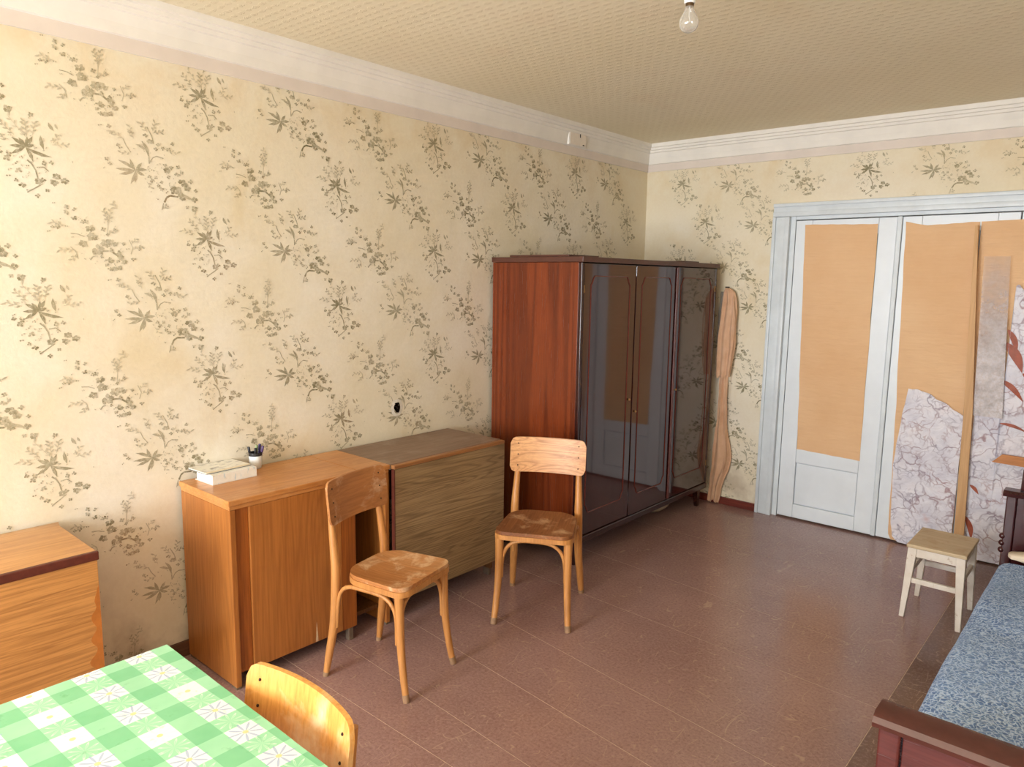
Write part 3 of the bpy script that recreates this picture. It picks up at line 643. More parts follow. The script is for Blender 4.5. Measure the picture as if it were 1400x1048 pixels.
lathe('screw_cap', lb, plain('brass_cap', C(120, 100, 76), 0.35, 0.5, metal=0.9), [(.0, 2.47), (.0132, 2.4702), (.0136, 2.476), (.0128, 2.478), (.0136, 2.481), (.012, 2.484), (0, 2.484)], 16)
hd = lathe('lamp_holder', lb, plain('white_holder', C(240, 240, 238), 0.4), [(0, 2.480), (.016, 2.480), (.0185, 2.484), (.0185, 2.512), (.016, 2.527), (.008, 2.538), (0, 2.54)], 18)
tube('cord', lb, plain('white_cord', C(232, 230, 224), 0.5), [(0, 0, 2.535), (0.001, 0, 2.56), (0, 0, H - 0.003)], 0.0035, 8)
lathe('ceiling_cap', lb, plain('white_rose', C(232, 228, 218), 0.5), [(0, H - 0.02), (.02, H - 0.018), (.03, H - 0.006), (.03, H - 0.001), (0, H - 0.001)], 18)

# ------------------------------------------------------------------ wardrobe
M_MAHOG = wood('glossy_mahogany_side', C(58, 21, 11), C(98, 39, 19), C(134, 63, 30), 'z', 0.25, rings=0.7, fine=0.6, seed=3, size=0.8, freq=44.0, along=0.16)
k = NT('dark_lacquer', 0.06, 0.7); v = k.coord((18, 18, 1.2)); c = k.ramp(k.noise(v, 1.5, 4, 0.6), [(0.3, C(42, 14, 10)), (0.7, C(66, 24, 17))]); k.col(c); k.b.inputs['IOR'].default_value = 1.5; k.b.inputs['Coat Weight'].default_value = 0.2; k.b.inputs['Coat Roughness'].default_value = 0.03
k.bump(k.noise(k.coord((1, 1, 1)), 3.0, 2, 0.5), 0.03, 0.01); M_LACQ = k.m
M_LACQ2 = plain('dark_lacquer_edge', C(52, 22, 18), 0.22, 0.6, 0.2, 30)
M_BEAD = plain('red_brown_bead', C(96, 42, 34), 0.25, 0.6, 0.15, 40)
M_TOPW = plain('wardrobe_top', C(84, 48, 36), 0.4, 0.5, 0.2, 18)
M_BRASS = plain('aged_brass', C(168, 132, 84), 0.35, 0.5, metal=0.9)
WY0, WY1, WX = 3.158, 4.754, 0.6625
wd = thing('wardrobe', 'tall glossy dark mahogany three-door wardrobe in the corner', 'wardrobe', (0.025, WY0, 0))
D_, W_ = WX - 0.025, WY1 - WY0
box('side_panel', wd, M_MAHOG, 0, D_ - 0.022, 0, 0.022, 0.150, 1.690, 0.001); box('side_panel', wd, M_MAHOG, 0, D_ - 0.022, W_ - 0.022, W_, 0.150, 1.690, 0.001)
box('back_panel', wd, M_TOPW, 0.0, 0.006, 0.023, W_ - 0.023, 0.150, 1.690, 0)
box('bottom_panel', wd, M_LACQ2, 0.007, D_ - 0.022, 0.023, W_ - 0.023, 0.150, 0.172, 0.001)
box('top_panel', wd, [M_TOPW], -0.004, D_ + 0.010, -0.008, W_ + 0.012, 1.691, 1.7195, 0.003)
box('front_stile', wd, M_LACQ2, D_ - 0.021, D_ - 0.001, 0, 0.020, 0.172, 1.690, 0.003)
box('front_stile', wd, M_LACQ2, D_ - 0.021, D_ - 0.001, W_ - 0.020, W_, 0.172, 1.690, 0.003)
seams_ = [0.022, 0.541, 1.022, W_ - 0.022]
for i, (a, b) in enumerate(zip(seams_, seams_[1:])):
    pr_ = 0.004 if i == 1 else 0.0
    d = box('wardrobe_door', wd, M_LACQ, D_ - 0.021, D_ - 0.002 + pr_, a + 0.002, b - 0.002, 0.176, 1.686, 0.003, 3)
    xf = D_ - 0.0015 + pr_; m = 0.052; nt = 0.034; y0_, y1_, z0_, z1_ = a + m + 0.012, b - m - 0.012, 0.30, 1.618
    pts = []
    for (yy, zz, sy, sz) in ((y0_, z1_, 1, -1), (y1_, z1_, -1, -1), (y1_, z0_, -1, 1), (y0_, z0_, 1, 1)):
        c1 = [(yy, zz + sz * nt * 1.35), (yy + sy * .006, zz + sz * nt * 1.3), (yy + sy * nt * .75, zz + sz * .008), (yy + sy * nt, zz)]
        if (sy, sz) in ((-1, -1), (1, 1)): c1 = c1[::-1]
        pts += c1
    pts.append(pts[0])
    tube('moulding', d, M_BEAD, [(xf, p[0], p[1]) for p in pts], 0.0042, 6)
    zk = 0.90 if i != 1 else 0.82
    ky = {0: b - 0.035, 1: a + 0.035, 2: a + 0.045}[i]
    bm = bmesh.new(); bmesh.ops.create_uvsphere(bm, u_segments=10, v_segments=6, radius=0.007, matrix=Matrix.Translation((xf + 0.006, ky, zk))); bm_obj('knob', bm, M_BRASS, d, 60)
    for zz in (0.32, 1.55):
        yy = {0: a + 0.003, 1: b - 0.003, 2: b - 0.003}[i]
        tube('hinge', d, M_BRASS, [(xf + 0.001, yy, zz - 0.02), (xf + 0.001, yy, zz + 0.02)], 0.003, 6)
box('closing_strip', wd, M_BEAD, D_ + 0.0045, D_ + 0.0105, 1.010, 1.034, 0.18, 1.684, 0.002)
box('plinth_rail', wd, M_LACQ2, D_ - 0.024, D_ + 0.004, 0.002, W_ - 0.002, 0.132, 0.171, 0.006, 3)
box('plinth_rail', wd, M_LACQ2, 0.01, D_ - 0.03, 0.004, 0.024, 0.118, 0.149, 0.003); box('plinth_rail', wd, M_LACQ2, 0.01, D_ - 0.03, W_ - 0.024, W_ - 0.004, 0.118, 0.149, 0.003)
for (lx, ly) in ((D_ - 0.05, 0.05), (D_ - 0.05, W_ - 0.055), (0.05, 0.05), (0.05, W_ - 0.055)):
    bm = bmesh.new(); lo = [bm.verts.new((lx + s * .012 + .008, ly + t * .012, 0.0)) for s, t in ((-1, -1), (1, -1), (1, 1), (-1, 1))]; hi = [bm.verts.new((lx + s * .022, ly + t * .022, 0.1315)) for s, t in ((-1, -1), (1, -1), (1, 1), (-1, 1))]
    bm.faces.new(lo); bm.faces.new(hi[::-1])
    for q in range(4): bm.faces.new((lo[q], lo[(q + 1) % 4], hi[(q + 1) % 4], hi[q]))
    bm_obj('leg', bm, M_LACQ2, wd)
tag(box('flat_board', None, M_TOPW, 0.14, 0.56, WY0 + 0.015, WY0 + 0.30, 1.7205, 1.7315, 0.002), 'thin dark board lying on top of the wardrobe', 'board')
tag(box('loose_slat', None, M_TOPW, 0.50, 0.64, WY0 + 1.16, WY0 + 1.36, 1.7205, 1.729, 0.002), 'small dark slat lying at the far end of the wardrobe top', 'slat')
M_BAG = plain('pale_bundle', C(176, 156, 134), 0.8, 0.2, 0.15, 14)
bm = bmesh.new(); bmesh.ops.create_icosphere(bm, subdivisions=3, radius=1.0)
for v_ in bm.verts:
    nn = 1 + 0.18 * mn.noise(v_.co * 2.2); v_.co = Vector((0.44 + v_.co.x * .09 * nn, 4.40 + v_.co.y * .17 * nn, max(0.001, 0.035 + v_.co.z * .04 * nn)))
tag(bm_obj('cloth_bundle', bm, M_BAG, None, 80), 'small pale bundle on the floor under the wardrobe', 'bundle')

# ------------------------------------------------------------------ cabinet with the book (folding cabinet table)
M_ORG_Z = wood('orange_oak_veneer', C(116, 62, 22), C(168, 102, 46), C(186, 120, 58), 'z', 0.35, rings=0.35, fine=0.7, seed=1, wear=C(160, 92, 38), wear_amt=0.25, freq=110.0, sharp=3.0)
M_ORG_ZD = wood('orange_oak_veneer_stile', C(104, 50, 16), C(158, 88, 32), C(176, 102, 42), 'z', 0.35, rings=0.4, seed=4)
M_ORG_Y = wood('orange_oak_top', C(150, 88, 38), C(196, 130, 68), C(210, 146, 84), 'y', 0.3, rings=0.4, fine=0.7, seed=2, wear=C(214, 160, 110), wear_amt=0.35)
M_INSIDE = wood('dark_inside_wood', C(60, 34, 14), C(104, 64, 26), C(120, 76, 34), 'z', 0.6, rings=0.3)
M_OLDLEG = plain('worn_grey_leg', C(110, 92, 76), 0.7, 0.3, 0.2, 30)
M_CHIP = plain('chipped_veneer', C(222, 190, 150), 0.8, 0.2, 0.15, 60)
cb = thing('folding_cabinet', 'orange-brown oak veneer cabinet table with a book on top', 'cabinet', (0.022, 1.288, 0))
X1, YW = 0.398, 0.759
box('side_panel', cb, M_ORG_Z, 0, X1 - 0.001, 0, 0.022, 0.010, 0.722, 0.002); box('side_panel', cb, M_ORG_Z, 0, X1 - 0.001, YW - 0.022, YW, 0.010, 0.722, 0.002)
box('foot', cb, M_OLDLEG, X1 - 0.04, X1 - 0.004, 0.001, 0.021, 0, 0.0095, 0.001); box('foot', cb, M_OLDLEG, X1 - 0.04, X1 - 0.004, YW - 0.021, YW - 0.001, 0, 0.0095, 0.001); box('foot', cb, M_OLDLEG, 0.01, 0.05, 0.001, 0.021, 0, 0.0095, 0.001); box('foot', cb, M_OLDLEG, 0.01, 0.05, YW - 0.021, YW - 0.001, 0, 0.0095, 0.001)
box('sub_top', cb, M_ORG_Y, 0, X1 - 0.002, -0.001, YW + 0.001, 0.7225, 0.7385, 0.002)
box('table_top', cb, M_ORG_Y, -0.002, X1 + 0.004, -0.006, 0.600, 0.739, 0.7611, 0.003); box('table_top', cb, M_ORG_Y, -0.002, X1 + 0.004, 0.6015, YW + 0.004, 0.739, 0.7605, 0.003)
box('back_panel', cb, M_INSIDE, 0.0, 0.006, 0.0225, YW - 0.0225, 0.05, 0.722, 0)
box('shelf', cb, M_INSIDE, 0.0065, 0.34, 0.0225, YW - 0.0225, 0.07, 0.088, 0.001)
box('stile', cb, M_ORG_ZD, X1 - 0.030, X1 - 0.014, 0.0225, 0.0795, 0.058, 0.7215, 0.002)
dp = box('front_panel', cb, M_ORG_Z, X1 - 0.022, X1 - 0.004, 0.080, 0.499, 0.060, 0.7215, 0.002)
bm = bmesh.new(); pts = [(.36, .062), (.372, .062), (.371, .09), (.3685, .125), (.366, .15), (.364, .12), (.362, .085)]
f_ = [bm.verts.new((X1 - 0.0036, p[0], p[1])) for p in pts]; b_ = [bm.verts.new((X1 - 0.0042, p[0], p[1])) for p in pts]; bm.faces.new(f_); bm.faces.new(b_[::-1])
for q in range(len(pts)): bm.faces.new((f_[q], b_[q], b_[(q + 1) % len(pts)], f_[(q + 1) % len(pts)]))
bm_obj('chip', bm, M_CHIP, dp)
box('stile', cb, M_ORG_ZD, X1 - 0.024, X1 - 0.006, 0.5005, 0.576, 0.058, 0.7215, 0.002)
box('foot', cb, M_OLDLEG, X1 - 0.034, X1 - 0.008, 0.532, 0.556, 0.0, 0.0575, 0.002)

# grey-brown drop-leaf table
M_OAKPRINT = wood('grey_brown_oak_print', C(98, 74, 48), C(152, 124, 86), C(168, 140, 102), 'y', 0.55, rings=0.85, fine=0.8, seed=6, freq=200.0, sharp=3.0, size=0.7, along=0.32)
M_GREYTOP = wood('worn_grey_brown_top', C(92, 68, 54), C(132, 104, 84), C(148, 122, 102), 'y', 0.45, rings=0.25, fine=0.4, seed=7, wear=C(158, 138, 120), wear_amt=0.5)
M_EDGE = wood('orange_edge', C(110, 66, 32), C(158, 104, 58), C(172, 118, 70), 'y', 0.45, rings=0.2)
M_REDEDGE = plain('dark_red_edge', C(92, 42, 30), 0.45, 0.4, 0.2, 40)
tb = thing('drop_leaf_table', 'folded grey-brown drop-leaf table between orange cabinet and wardrobe', 'table', (0.022, 2.052, 0))
YW2, X2, Z2 = 0.748, 0.426, 0.7595
box('end_panel', tb, M_INSIDE, 0.01, 0.36, 0.012, 0.032, 0.04, 0.733, 0.002); box('end_panel', tb, M_INSIDE, 0.01, 0.36, YW2 - 0.032, YW2 - 0.012, 0.04, 0.733, 0.002)
for yy in (0.012, YW2 - 0.032):
    for xx in (0.015, 0.31): box('foot', tb, M_OLDLEG, xx, xx + 0.04, yy, yy + 0.02, 0, 0.0395, 0.002)
box('back_rail', tb, M_INSIDE, 0.011, 0.03, 0.0325, YW2 - 0.0325, 0.45, 0.73, 0.001)
box('stretcher', tb, M_INSIDE, 0.17, 0.20, 0.0325, YW2 - 0.0325, 0.08, 0.14, 0.001)
box('table_top', tb, M_GREYTOP, -0.002, X2 - 0.026, 0.0, YW2, 0.7335, Z2, 0.003)
box('leaf_edge', tb, M_EDGE, X2 - 0.025, X2 + 0.001, 0.004, YW2 + 0.002, 0.7395, 0.7575, 0.003)
lf = box('drop_leaf', tb, M_OAKPRINT, X2 - 0.018, X2, 0.008, YW2 + 0.002, 0.112, 0.739, 0.0015)
box('edge_band', lf, M_REDEDGE, X2 - 0.019, X2 + 0.0005, 0.002, 0.0076, 0.112, 0.7385, 0.001)

# left drop-leaf cabinet
M_OAKL = wood('honey_oak_print', C(132, 82, 36), C(194, 134, 70), C(210, 152, 88), 'y', 0.45, rings=0.6, fine=0.9, seed=9, freq=170.0, sharp=3.5, size=0.8, along=0.35)
M_OAKLT = wood('honey_oak_top', C(140, 92, 56), C(196, 142, 88), C(208, 158, 106), 'y', 0.35, rings=0.4, fine=0.6, seed=10, wear=C(170, 122, 88), wear_amt=0.4)
M_PATCH = plain('bare_orange_varnish', C(184, 112, 50), 0.3, 0.5, 0.15, 25)
tl = thing('drop_leaf_table', 'honey oak folded table at the left edge with orange peeled corner', 'table', (0.022, 0.0, 0))
X3, Z3, YA, YB = 0.409, 0.701, 0.03, 0.829
box('end_panel', tl, M_INSIDE, 0.01, 0.35, YA + 0.012, YA + 0.032, 0.03, 0.672, 0.002); box('end_panel', tl, M_OAKL, 0.01, 0.37, YB - 0.030, YB - 0.010, 0.03, 0.672, 0.002)
for yy in (YA + 0.012, YB - 0.030):
    for xx in (0.015, 0.30): box('foot', tl, M_OLDLEG, xx, xx + 0.04, yy, yy + 0.02, 0, 0.0295, 0.002)
prism('table_top', tl, M_OAKLT, [(-0.002, YA), (X3 - 0.012, YA), (X3 - 0.012, YB - 0.002), (0.05, YB - 0.002), (-0.002, YB + 0.012)], 0.6735, Z3 - 0.002, 'z', 0.002)
box('front_edge', tl, M_REDEDGE, X3 - 0.011, X3 + 0.006, YA, YB, 0.672, Z3, 0.003)
lf = box('drop_leaf', tl, M_OAKL, X3 - 0.018, X3, YA + 0.004, YB - 0.004, 0.09, 0.6715, 0.0015)
bm = bmesh.new(); pts = [(YB - 0.0045, .585)]
for q in range(46): z = .575 - q * .0102; pts.append((YB - 0.012 - 0.034 * max(0.05, 0.55 + mn.noise(Vector((q * .23, 4.2, 0))) * .9) * min(1, q / 8), z))
pts.append((YB - 0.0045, .11))
f_ = [bm.verts.new((X3 + 0.0006, p[0], p[1])) for p in pts]; b_ = [bm.verts.new((X3 + 0.0001, p[0], p[1])) for p in pts]; bm.faces.new(f_); bm.faces.new(b_[::-1])
for q in range(len(pts)): bm.faces.new((f_[q], b_[q], b_[(q + 1) % len(pts)], f_[(q + 1) % len(pts)]))
bm_obj('peeled_corner', bm, M_PATCH, lf)

# ------------------------------------------------------------------ bentwood chairs
def bez(p, n=12):
    p = [Vector(q) for q in p]; out = []
    for i in range(n + 1):
        t = i / n; a = [q.copy() for q in p]
        while len(a) > 1: a = [a[j].lerp(a[j + 1], t) for j in range(len(a) - 1)]
        out.append(a[0])
    return out
def spline(pts, n=8):
    P = [Vector(p) for p in pts]; P = [P[0] * 2 - P[1]] + P + [P[-1] * 2 - P[-2]]; out = []
    for i in range(1, len(P) - 2):
        for q in range(n):
            t = q / n; a, b, c_, d = P[i - 1:i + 3]
            out.append(0.5 * ((2 * b) + (c_ - a) * t + (2 * a - 5 * b + 4 * c_ - d) * t * t + (-a + 3 * b - 3 * c_ + d) * t ** 3))
    out.append(P[-2]); return out
SEAT = 0.448
def seat_outline(grow=0.0, n=10):
    cs = [(-.182, .200, .055), (.182, .200, .055), (.170, -.150, .11), (-.170, -.150, .11)]   # front-left, front-right, back-right, back-left
    out = []
    ctr = [(-.182 + .055, .200 - .055, 90, 180), (-.170 + .11, -.150 + .11, 180, 270), (.170 - .11, -.150 + .11, 270, 360), (.182 - .055, .200 - .055, 0, 90)]
    for (cx_, cy_, a0, a1), r_ in zip(ctr, (.055, .11, .11, .055)):
        for q in range(n + 1):
            a = math.radians(a0 + (a1 - a0) * q / n); out.append((cx_ + (r_ + grow) * math.cos(a), cy_ + (r_ + grow) * math.sin(a)))
    return out
def seat_panel(name, parent, m):
    bm = bmesh.new(); ol = seat_outline(-0.004); rings = []
    for t in (1.0, .9, .75, .6, .42, .25, .1):
        rings.append([bm.verts.new((x * t, (y - .02) * t + .02, SEAT - 0.011 * (1 - t * t) ** 1.1)) for x, y in ol])
    cv = bm.verts.new((0, .02, SEAT - 0.0115))
    n = len(ol)
    for a, b in zip(rings, rings[1:]):
        for q in range(n): bm.faces.new((a[q], a[(q + 1) % n], b[(q + 1) % n], b[q]))
    for q in range(n): bm.faces.new((rings[-1][q], rings[-1][(q + 1) % n], cv))
    lo = [bm.verts.new((x, y, SEAT - 0.016)) for x, y in ol]
    for q in range(n): bm.faces.new((lo[q], lo[(q + 1) % n], rings[0][(q + 1) % n], rings[0][q]))
    bm.faces.new(lo[::-1])
    return bm_obj(name, bm, m, parent, 50)
def seat_rim(name, parent, m):
    bm = bmesh.new(); out = seat_outline(0.0); inn = seat_outline(-0.022); n = len(out)
    z0, z1 = SEAT - 0.038, SEAT - 0.0165
    O0 = [bm.verts.new((x, y, z0)) for x, y in out]; O1 = [bm.verts.new((x, y, z1)) for x, y in out]; I0 = [bm.verts.new((x, y, z0)) for x, y in inn]; I1 = [bm.verts.new((x, y, z1)) for x, y in inn]
    for q in range(n):
        r_ = (q + 1) % n
        for f in ((O0[q], O0[r_], O1[r_], O1[q]), (I0[r_], I0[q], I1[q], I1[r_]), (O1[q], O1[r_], I1[r_], I1[q]), (O0[r_], O0[q], I0[q], I0[r_])): bm.faces.new(f)
    return bm_obj(name, bm, m, parent, 40)
def make_chair(label, loc, fwd, m_seat, m_back, m_frame, m_foot, scl=(1, 1, 1)):
    ch = thing('bentwood_chair', label, 'chair', (loc[0], loc[1], 0), math.atan2(-fwd[0], fwd[1]), 'bentwood chairs')
    seat_panel('seat', ch, m_seat); seat_rim('seat_rim', ch, m_frame)
    for s in (-1, 1):
        # front leg
        pts = spline([(s * .158, .160, SEAT - 0.039), (s * .158, .163, .33), (s * .160, .170, .20), (s * .166, .188, .08), (s * .172, .205, .0)], 5)
        lg = tube('leg', ch, m_frame, pts, [.0205 - .0070 * (i / (len(pts) - 1)) for i in range(len(pts))], 10)
        tube('foot_tip', lg, m_foot, [pts[-3], pts[-2], pts[-1]], [.0155, .0148, .0140], 10)
        # rear leg and back post in one bent piece
        pts = spline([(s * .178, -.226, 0.0), (s * .172, -.208, .10), (s * .163, -.184, .24), (s * .160, -.174, SEAT - .02), (s * .158, -.182, .52), (s * .153, -.199, .64), (s * .149, -.2165, .778)], 5)
        nn = len(pts); rad = [.0132 + .0072 * math.sin(math.pi * min(1, (i / (nn - 1)) * 1.15)) for i in range(nn)]
        lg = tube('leg', ch, m_frame, pts, rad, 10)
        tube('foot_tip', lg, m_foot, [pts[0], pts[1]], [.0142, .0150], 10)
        # side arch
        z1 = SEAT - .050
        arch = [(s * .163, -.172, .215)] + list(bez([(s * .163, -.163, .30), (s * .163, -.152, z1 + .012), (s * .162, -.095, z1 + .002), (s * .160, -.02, z1)], 8)) + list(bez([(s * .160, .02, z1), (s * .160, .10, z1), (s * .159, .142, z1 - .02), (s * .159, .148, .30)], 8)) + [(s * .160, .150, .215)]
        tube('brace', ch, m_frame, arch, 0.0088, 8)
    z1 = SEAT - .050
    arch = [(-.148, .160, .215)] + list(bez([(-.146, .158, .28), (-.140, .156, z1 - .01), (-.085, .156, z1 + .002), (0, .158, z1)], 10)) + list(bez([(0, .158, z1), (.085, .156, z1 + .002), (.140, .156, z1 - .01), (.146, .158, .28)], 10)) + [(.148, .160, .215)]
    tube('brace', ch, m_frame, arch, 0.0088, 8)
    box('brace_block', ch, m_frame, -.03, .03, .145, .172, SEAT - .0395 - .012, SEAT - .0395, 0.003)
    # backrest: bent plywood with rounded corners
    bm = bmesh.new(); NU, NV = 20, 8; W2, z0, z1, rc = .188, .632, .806, .030
    def bp(u, w, off):
        x = u * W2; zz = z0 + (z1 - z0) * w
        # round the corners by pulling in the outline
        dx = max(0, abs(x) - (W2 - rc)); lim0, lim1 = z0, z1
        if dx > 0:
            k_ = rc - math.sqrt(max(0, rc * rc - dx * dx)); lim0, lim1 = z0 + k_, z1 - k_
        zz = lim0 + (lim1 - lim0) * w
        lean = -(zz - .60) * .13
        y = -.186 + lean + .030 * (u * u) - .012 + off
        return (x, y, zz)
    us = [math.sin(math.pi / 2 * (2 * i / NU - 1)) for i in range(NU + 1)]
    us = [0.55 * a + 0.45 * (2 * i / NU - 1) for i, a in enumerate(us)]
    fr = [[bm.verts.new(bp(u, j / NV, .006)) for u in us] for j in range(NV + 1)]; bk = [[bm.verts.new(bp(u, j / NV, -.005)) for u in us] for j in range(NV + 1)]
    for j in range(NV):
        for i in range(NU):
            bm.faces.new((fr[j][i], fr[j][i + 1], fr[j + 1][i + 1], fr[j + 1][i])); bm.faces.new((bk[j][i + 1], bk[j][i], bk[j + 1][i], bk[j + 1][i + 1]))
    for i in range(NU):
        bm.faces.new((fr[0][i + 1], fr[0][i], bk[0][i], bk[0][i + 1])); bm.faces.new((fr[NV][i], fr[NV][i + 1], bk[NV][i + 1], bk[NV][i]))
    for j in range(NV):
        bm.faces.new((fr[j][0], fr[j + 1][0], bk[j + 1][0], bk[j][0])); bm.faces.new((fr[j + 1][NU], fr[j][NU], bk[j][NU], bk[j + 1][NU]))
    br = bm_obj('backrest', bm, m_back, ch, 40)
    for s in (-1, 1):
        for zz in (.665, .72, .775):
            p = bp(s * .80, (zz - z0) / (z1 - z0), .0068)
            bm = bmesh.new(); bmesh.ops.create_uvsphere(bm, u_segments=8, v_segments=4, radius=0.0034, matrix=Matrix.Translation(p)); bm_obj('screw', bm, M_SCREW, br, 60)
    ch.scale = scl
    return ch
M_SCREW = plain('dark_screw', C(60, 44, 34), 0.5, 0.5, metal=0.5)
M_CFRAME = wood('honey_beech_frame', C(132, 76, 32), C(192, 128, 66), C(206, 146, 84), 'z', 0.4, rings=0.3, fine=0.6, seed=11)
M_CFOOT = plain('scuffed_foot', C(150, 118, 90), 0.7, 0.3, 0.2, 30)
M_SEAT1 = wood('worn_honey_seat', C(126, 74, 34), C(186, 122, 66), C(204, 146, 92), 'y', 0.5, rings=0.3, fine=0.6, seed=12, wear=C(222, 186, 146), wear_amt=0.75, wear_scale=11)
M_SEAT2 = wood('dark_worn_seat', C(78, 42, 20), C(128, 76, 40), C(156, 100, 56), 'y', 0.5, rings=0.35, fine=0.7, seed=14, wear=C(206, 168, 128), wear_amt=0.6, wear_scale=10)
M_BACK1 = wood('worn_brown_back', C(112, 64, 34), C(170, 106, 54), C(190, 130, 76), 'x', 0.45, rings=0.3, fine=0.6, seed=15, wear=C(228, 196, 164), wear_amt=0.8, wear_scale=6)
M_BACK2 = wood('honey_back', C(148, 84, 42), C(206, 146, 90), C(222, 168, 116), 'x', 0.4, rings=0.7, fine=0.7, seed=16, freq=120.0, sharp=3.0, size=0.6)
M_BACK3 = wood('bright_honey_back', C(184, 112, 40), C(226, 156, 72), C(236, 178, 100), 'z', 0.35, rings=0.2, fine=0.9, seed=17, wear=C(244, 220, 176), wear_amt=0.7, wear_scale=5)
make_chair('bentwood chair with pale worn seat in front of the orange cabinet', (0.742, 1.796), (0.975, 0.222), M_SEAT1, M_BACK1, M_CFRAME, M_CFOOT, (0.95, 0.92, 1.0))
make_chair('bentwood chair with dark worn seat in front of the wardrobe', (0.826, 2.640), (0.48, -0.877), M_SEAT2, M_BACK2, M_CFRAME, M_CFOOT, (1.02, 1.03, 1.0))
make_chair('bentwood chair pushed under the table, only its bright backrest showing', (1.762, 0.530), (0.02, -1.0), M_SEAT1, M_BACK3, M_CFRAME, M_CFOOT, (0.92, 1.0, 0.99))

# ------------------------------------------------------------------ dining table and oilcloth
M_TABLEW = wood('table_wood', C(150, 96, 48), C(206, 150, 90), C(220, 170, 112), 'x', 0.45, rings=0.3, seed=18)
TX0, TX1, TY0, TY1, TZ = 1.318, 2.14, -0.30, 0.660, 0.7535
dt = thing('dining_table', 'wooden dining table under the green checked oilcloth', 'table', (TX0, TY0, 0))
w_, d_ = TX1 - TX0, TY1 - TY0
box('table_top', dt, M_TABLEW, 0, w_, 0, d_, TZ - 0.024, TZ, 0.003)
for (a, b, c0, d0) in ((.05, w_ - .05, .04, .06), (.05, w_ - .05, d_ - .06, d_ - .04), (.04, .06, .0605, d_ - .0605), (w_ - .06, w_ - .04, .0605, d_ - .0605)): box('apron', dt, M_TABLEW, a, b, c0, d0, TZ - 0.105, TZ - 0.0245, 0.002)
for (lx, ly) in ((.085, .085), (w_ - .085, .085), (.085, d_ - .085), (w_ - .085, d_ - .085)):
    bm = bmesh.new(); sg = ((-1, -1), (1, -1), (1, 1), (-1, 1)); lo = [bm.verts.new((lx + s * .014, ly + t * .014, 0)) for s, t in sg]; hi = [bm.verts.new((lx + s * .023, ly + t * .023, TZ - .025)) for s, t in sg]
    bm.faces.new(lo); bm.faces.new(hi[::-1])
    for q in range(4): bm.faces.new((lo[q], lo[(q + 1) % 4], hi[(q + 1) % 4], hi[q]))
    bm_obj('leg', bm, M_TABLEW, dt)
k = NT('green_checked_oilcloth', 0.22, 0.5); v = k.coord(); xyz = k.sep(v); P_ = 0.1058
ux = k.m2('DIVIDE', k.m2('SUBTRACT', xyz[0], 1.322), P_); uy = k.m2('DIVIDE', k.m2('SUBTRACT', xyz[1], k.m2('MULTIPLY', k.m2('SUBTRACT', xyz[0], 1.3), 0.045)), P_)
uy = k.m2('SUBTRACT', uy, 0.60 / P_ - 0.0)
fx = k.m2('SUBTRACT', k.m2('FRACT', k.m2('ADD', ux, 20.5)), 0.5); fy = k.m2('SUBTRACT', k.m2('FRACT', k.m2('ADD', uy, 20.5)), 0.5)
inx = k.m2('LESS_THAN', k.m2('ABSOLUTE', fx), 0.26); iny = k.m2('LESS_THAN', k.m2('ABSOLUTE', fy), 0.26)
ns = k.noise(v, 9, 3, 0.6)
gmid = k.ramp(ns, [(0.3, C(150, 214, 172)), (0.7, C(166, 224, 184))]); gdk = k.ramp(ns, [(0.3, C(118, 194, 144)), (0.7, C(136, 206, 158))])
cnt = k.m2('ADD', inx, iny)
c = k.mix(k.m2('GREATER_THAN', cnt, 0.5), gdk, gmid)
c = k.mix(k.m2('GREATER_THAN', cnt, 1.5), c, C(240, 245, 244))
# daisies: blue-grey petals in white squares, white petals on the plain green squares
def petals(fx, fy, n, r0, r1, ph):
    ang = k.m2('ARCTAN2', fy, fx); rad = k.m2('SQRT', k.m2('ADD', k.m2('MULTIPLY', fx, fx), k.m2('MULTIPLY', fy, fy)))
    pt = k.m2('COSINE', k.m2('ADD', k.m2('MULTIPLY', ang, n), ph)); lim = k.rv(pt, -0.1, 1.0, r0, r1)
    body = k.m2('MULTIPLY', k.m2('LESS_THAN', rad, lim), k.m2('GREATER_THAN', pt, 0.15))
    return body, rad
cellr = k.n('ShaderNodeTexWhiteNoise', noise_dimensions='2D'); k.put(cellr.inputs['Vector'], k.comb(k.m2('FLOOR', k.m2('ADD', ux, 0.5)), k.m2('FLOOR', k.m2('ADD', uy, 0.5))))
ph = k.m2('MULTIPLY', cellr.outputs['Value'], 6.28)
pb, rad = petals(fx, fy, 9.0, 0.05, 0.30, ph); pb = k.m2('MULTIPLY', pb, k.rv(cellr.outputs['Value'], 0.25, 0.45, 0.15, 1.0))
c = k.mix(k.m2('MULTIPLY', pb, 0.75), c, C(156, 172, 208)); c = k.mix(k.m2('LESS_THAN', rad, 0.05), c, C(226, 216, 160))
gx = k.m2('SUBTRACT', k.m2('FRACT', k.m2('ADD', ux, 20.0)), 0.5); gy = k.m2('SUBTRACT', k.m2('FRACT', k.m2('ADD', uy, 20.5)), 0.5)
pw, rad2 = petals(gx, gy, 9.0, 0.05, 0.26, k.m2('ADD', ph, 1.0)); ang = None
pin, _ = petals(gx, gy, 9.0, 0.02, 0.20, k.m2('ADD', ph, 1.0))
c = k.mix(k.m2('MULTIPLY', k.m2('SUBTRACT', pw, k.m2('MULTIPLY', pin, 0.75)), 0.6), c, C(228, 250, 232))
c = k.mix(k.rv(k.noise(v, 38, 3, 0.6), 0.62, 0.72, 0, 0.35), c, C(96, 168, 108))
k.col(c); k.bump(k.noise(v, 5, 3, 0.5), 0.12, 0.01); M_CLOTH = k.m
M_CLOTHEDGE = plain('oilcloth_edge', C(214, 206, 170), 0.5, 0.3, 0.1, 40)
bm = bmesh.new(); nx_, ny_ = 44, 52; ov = 0.006
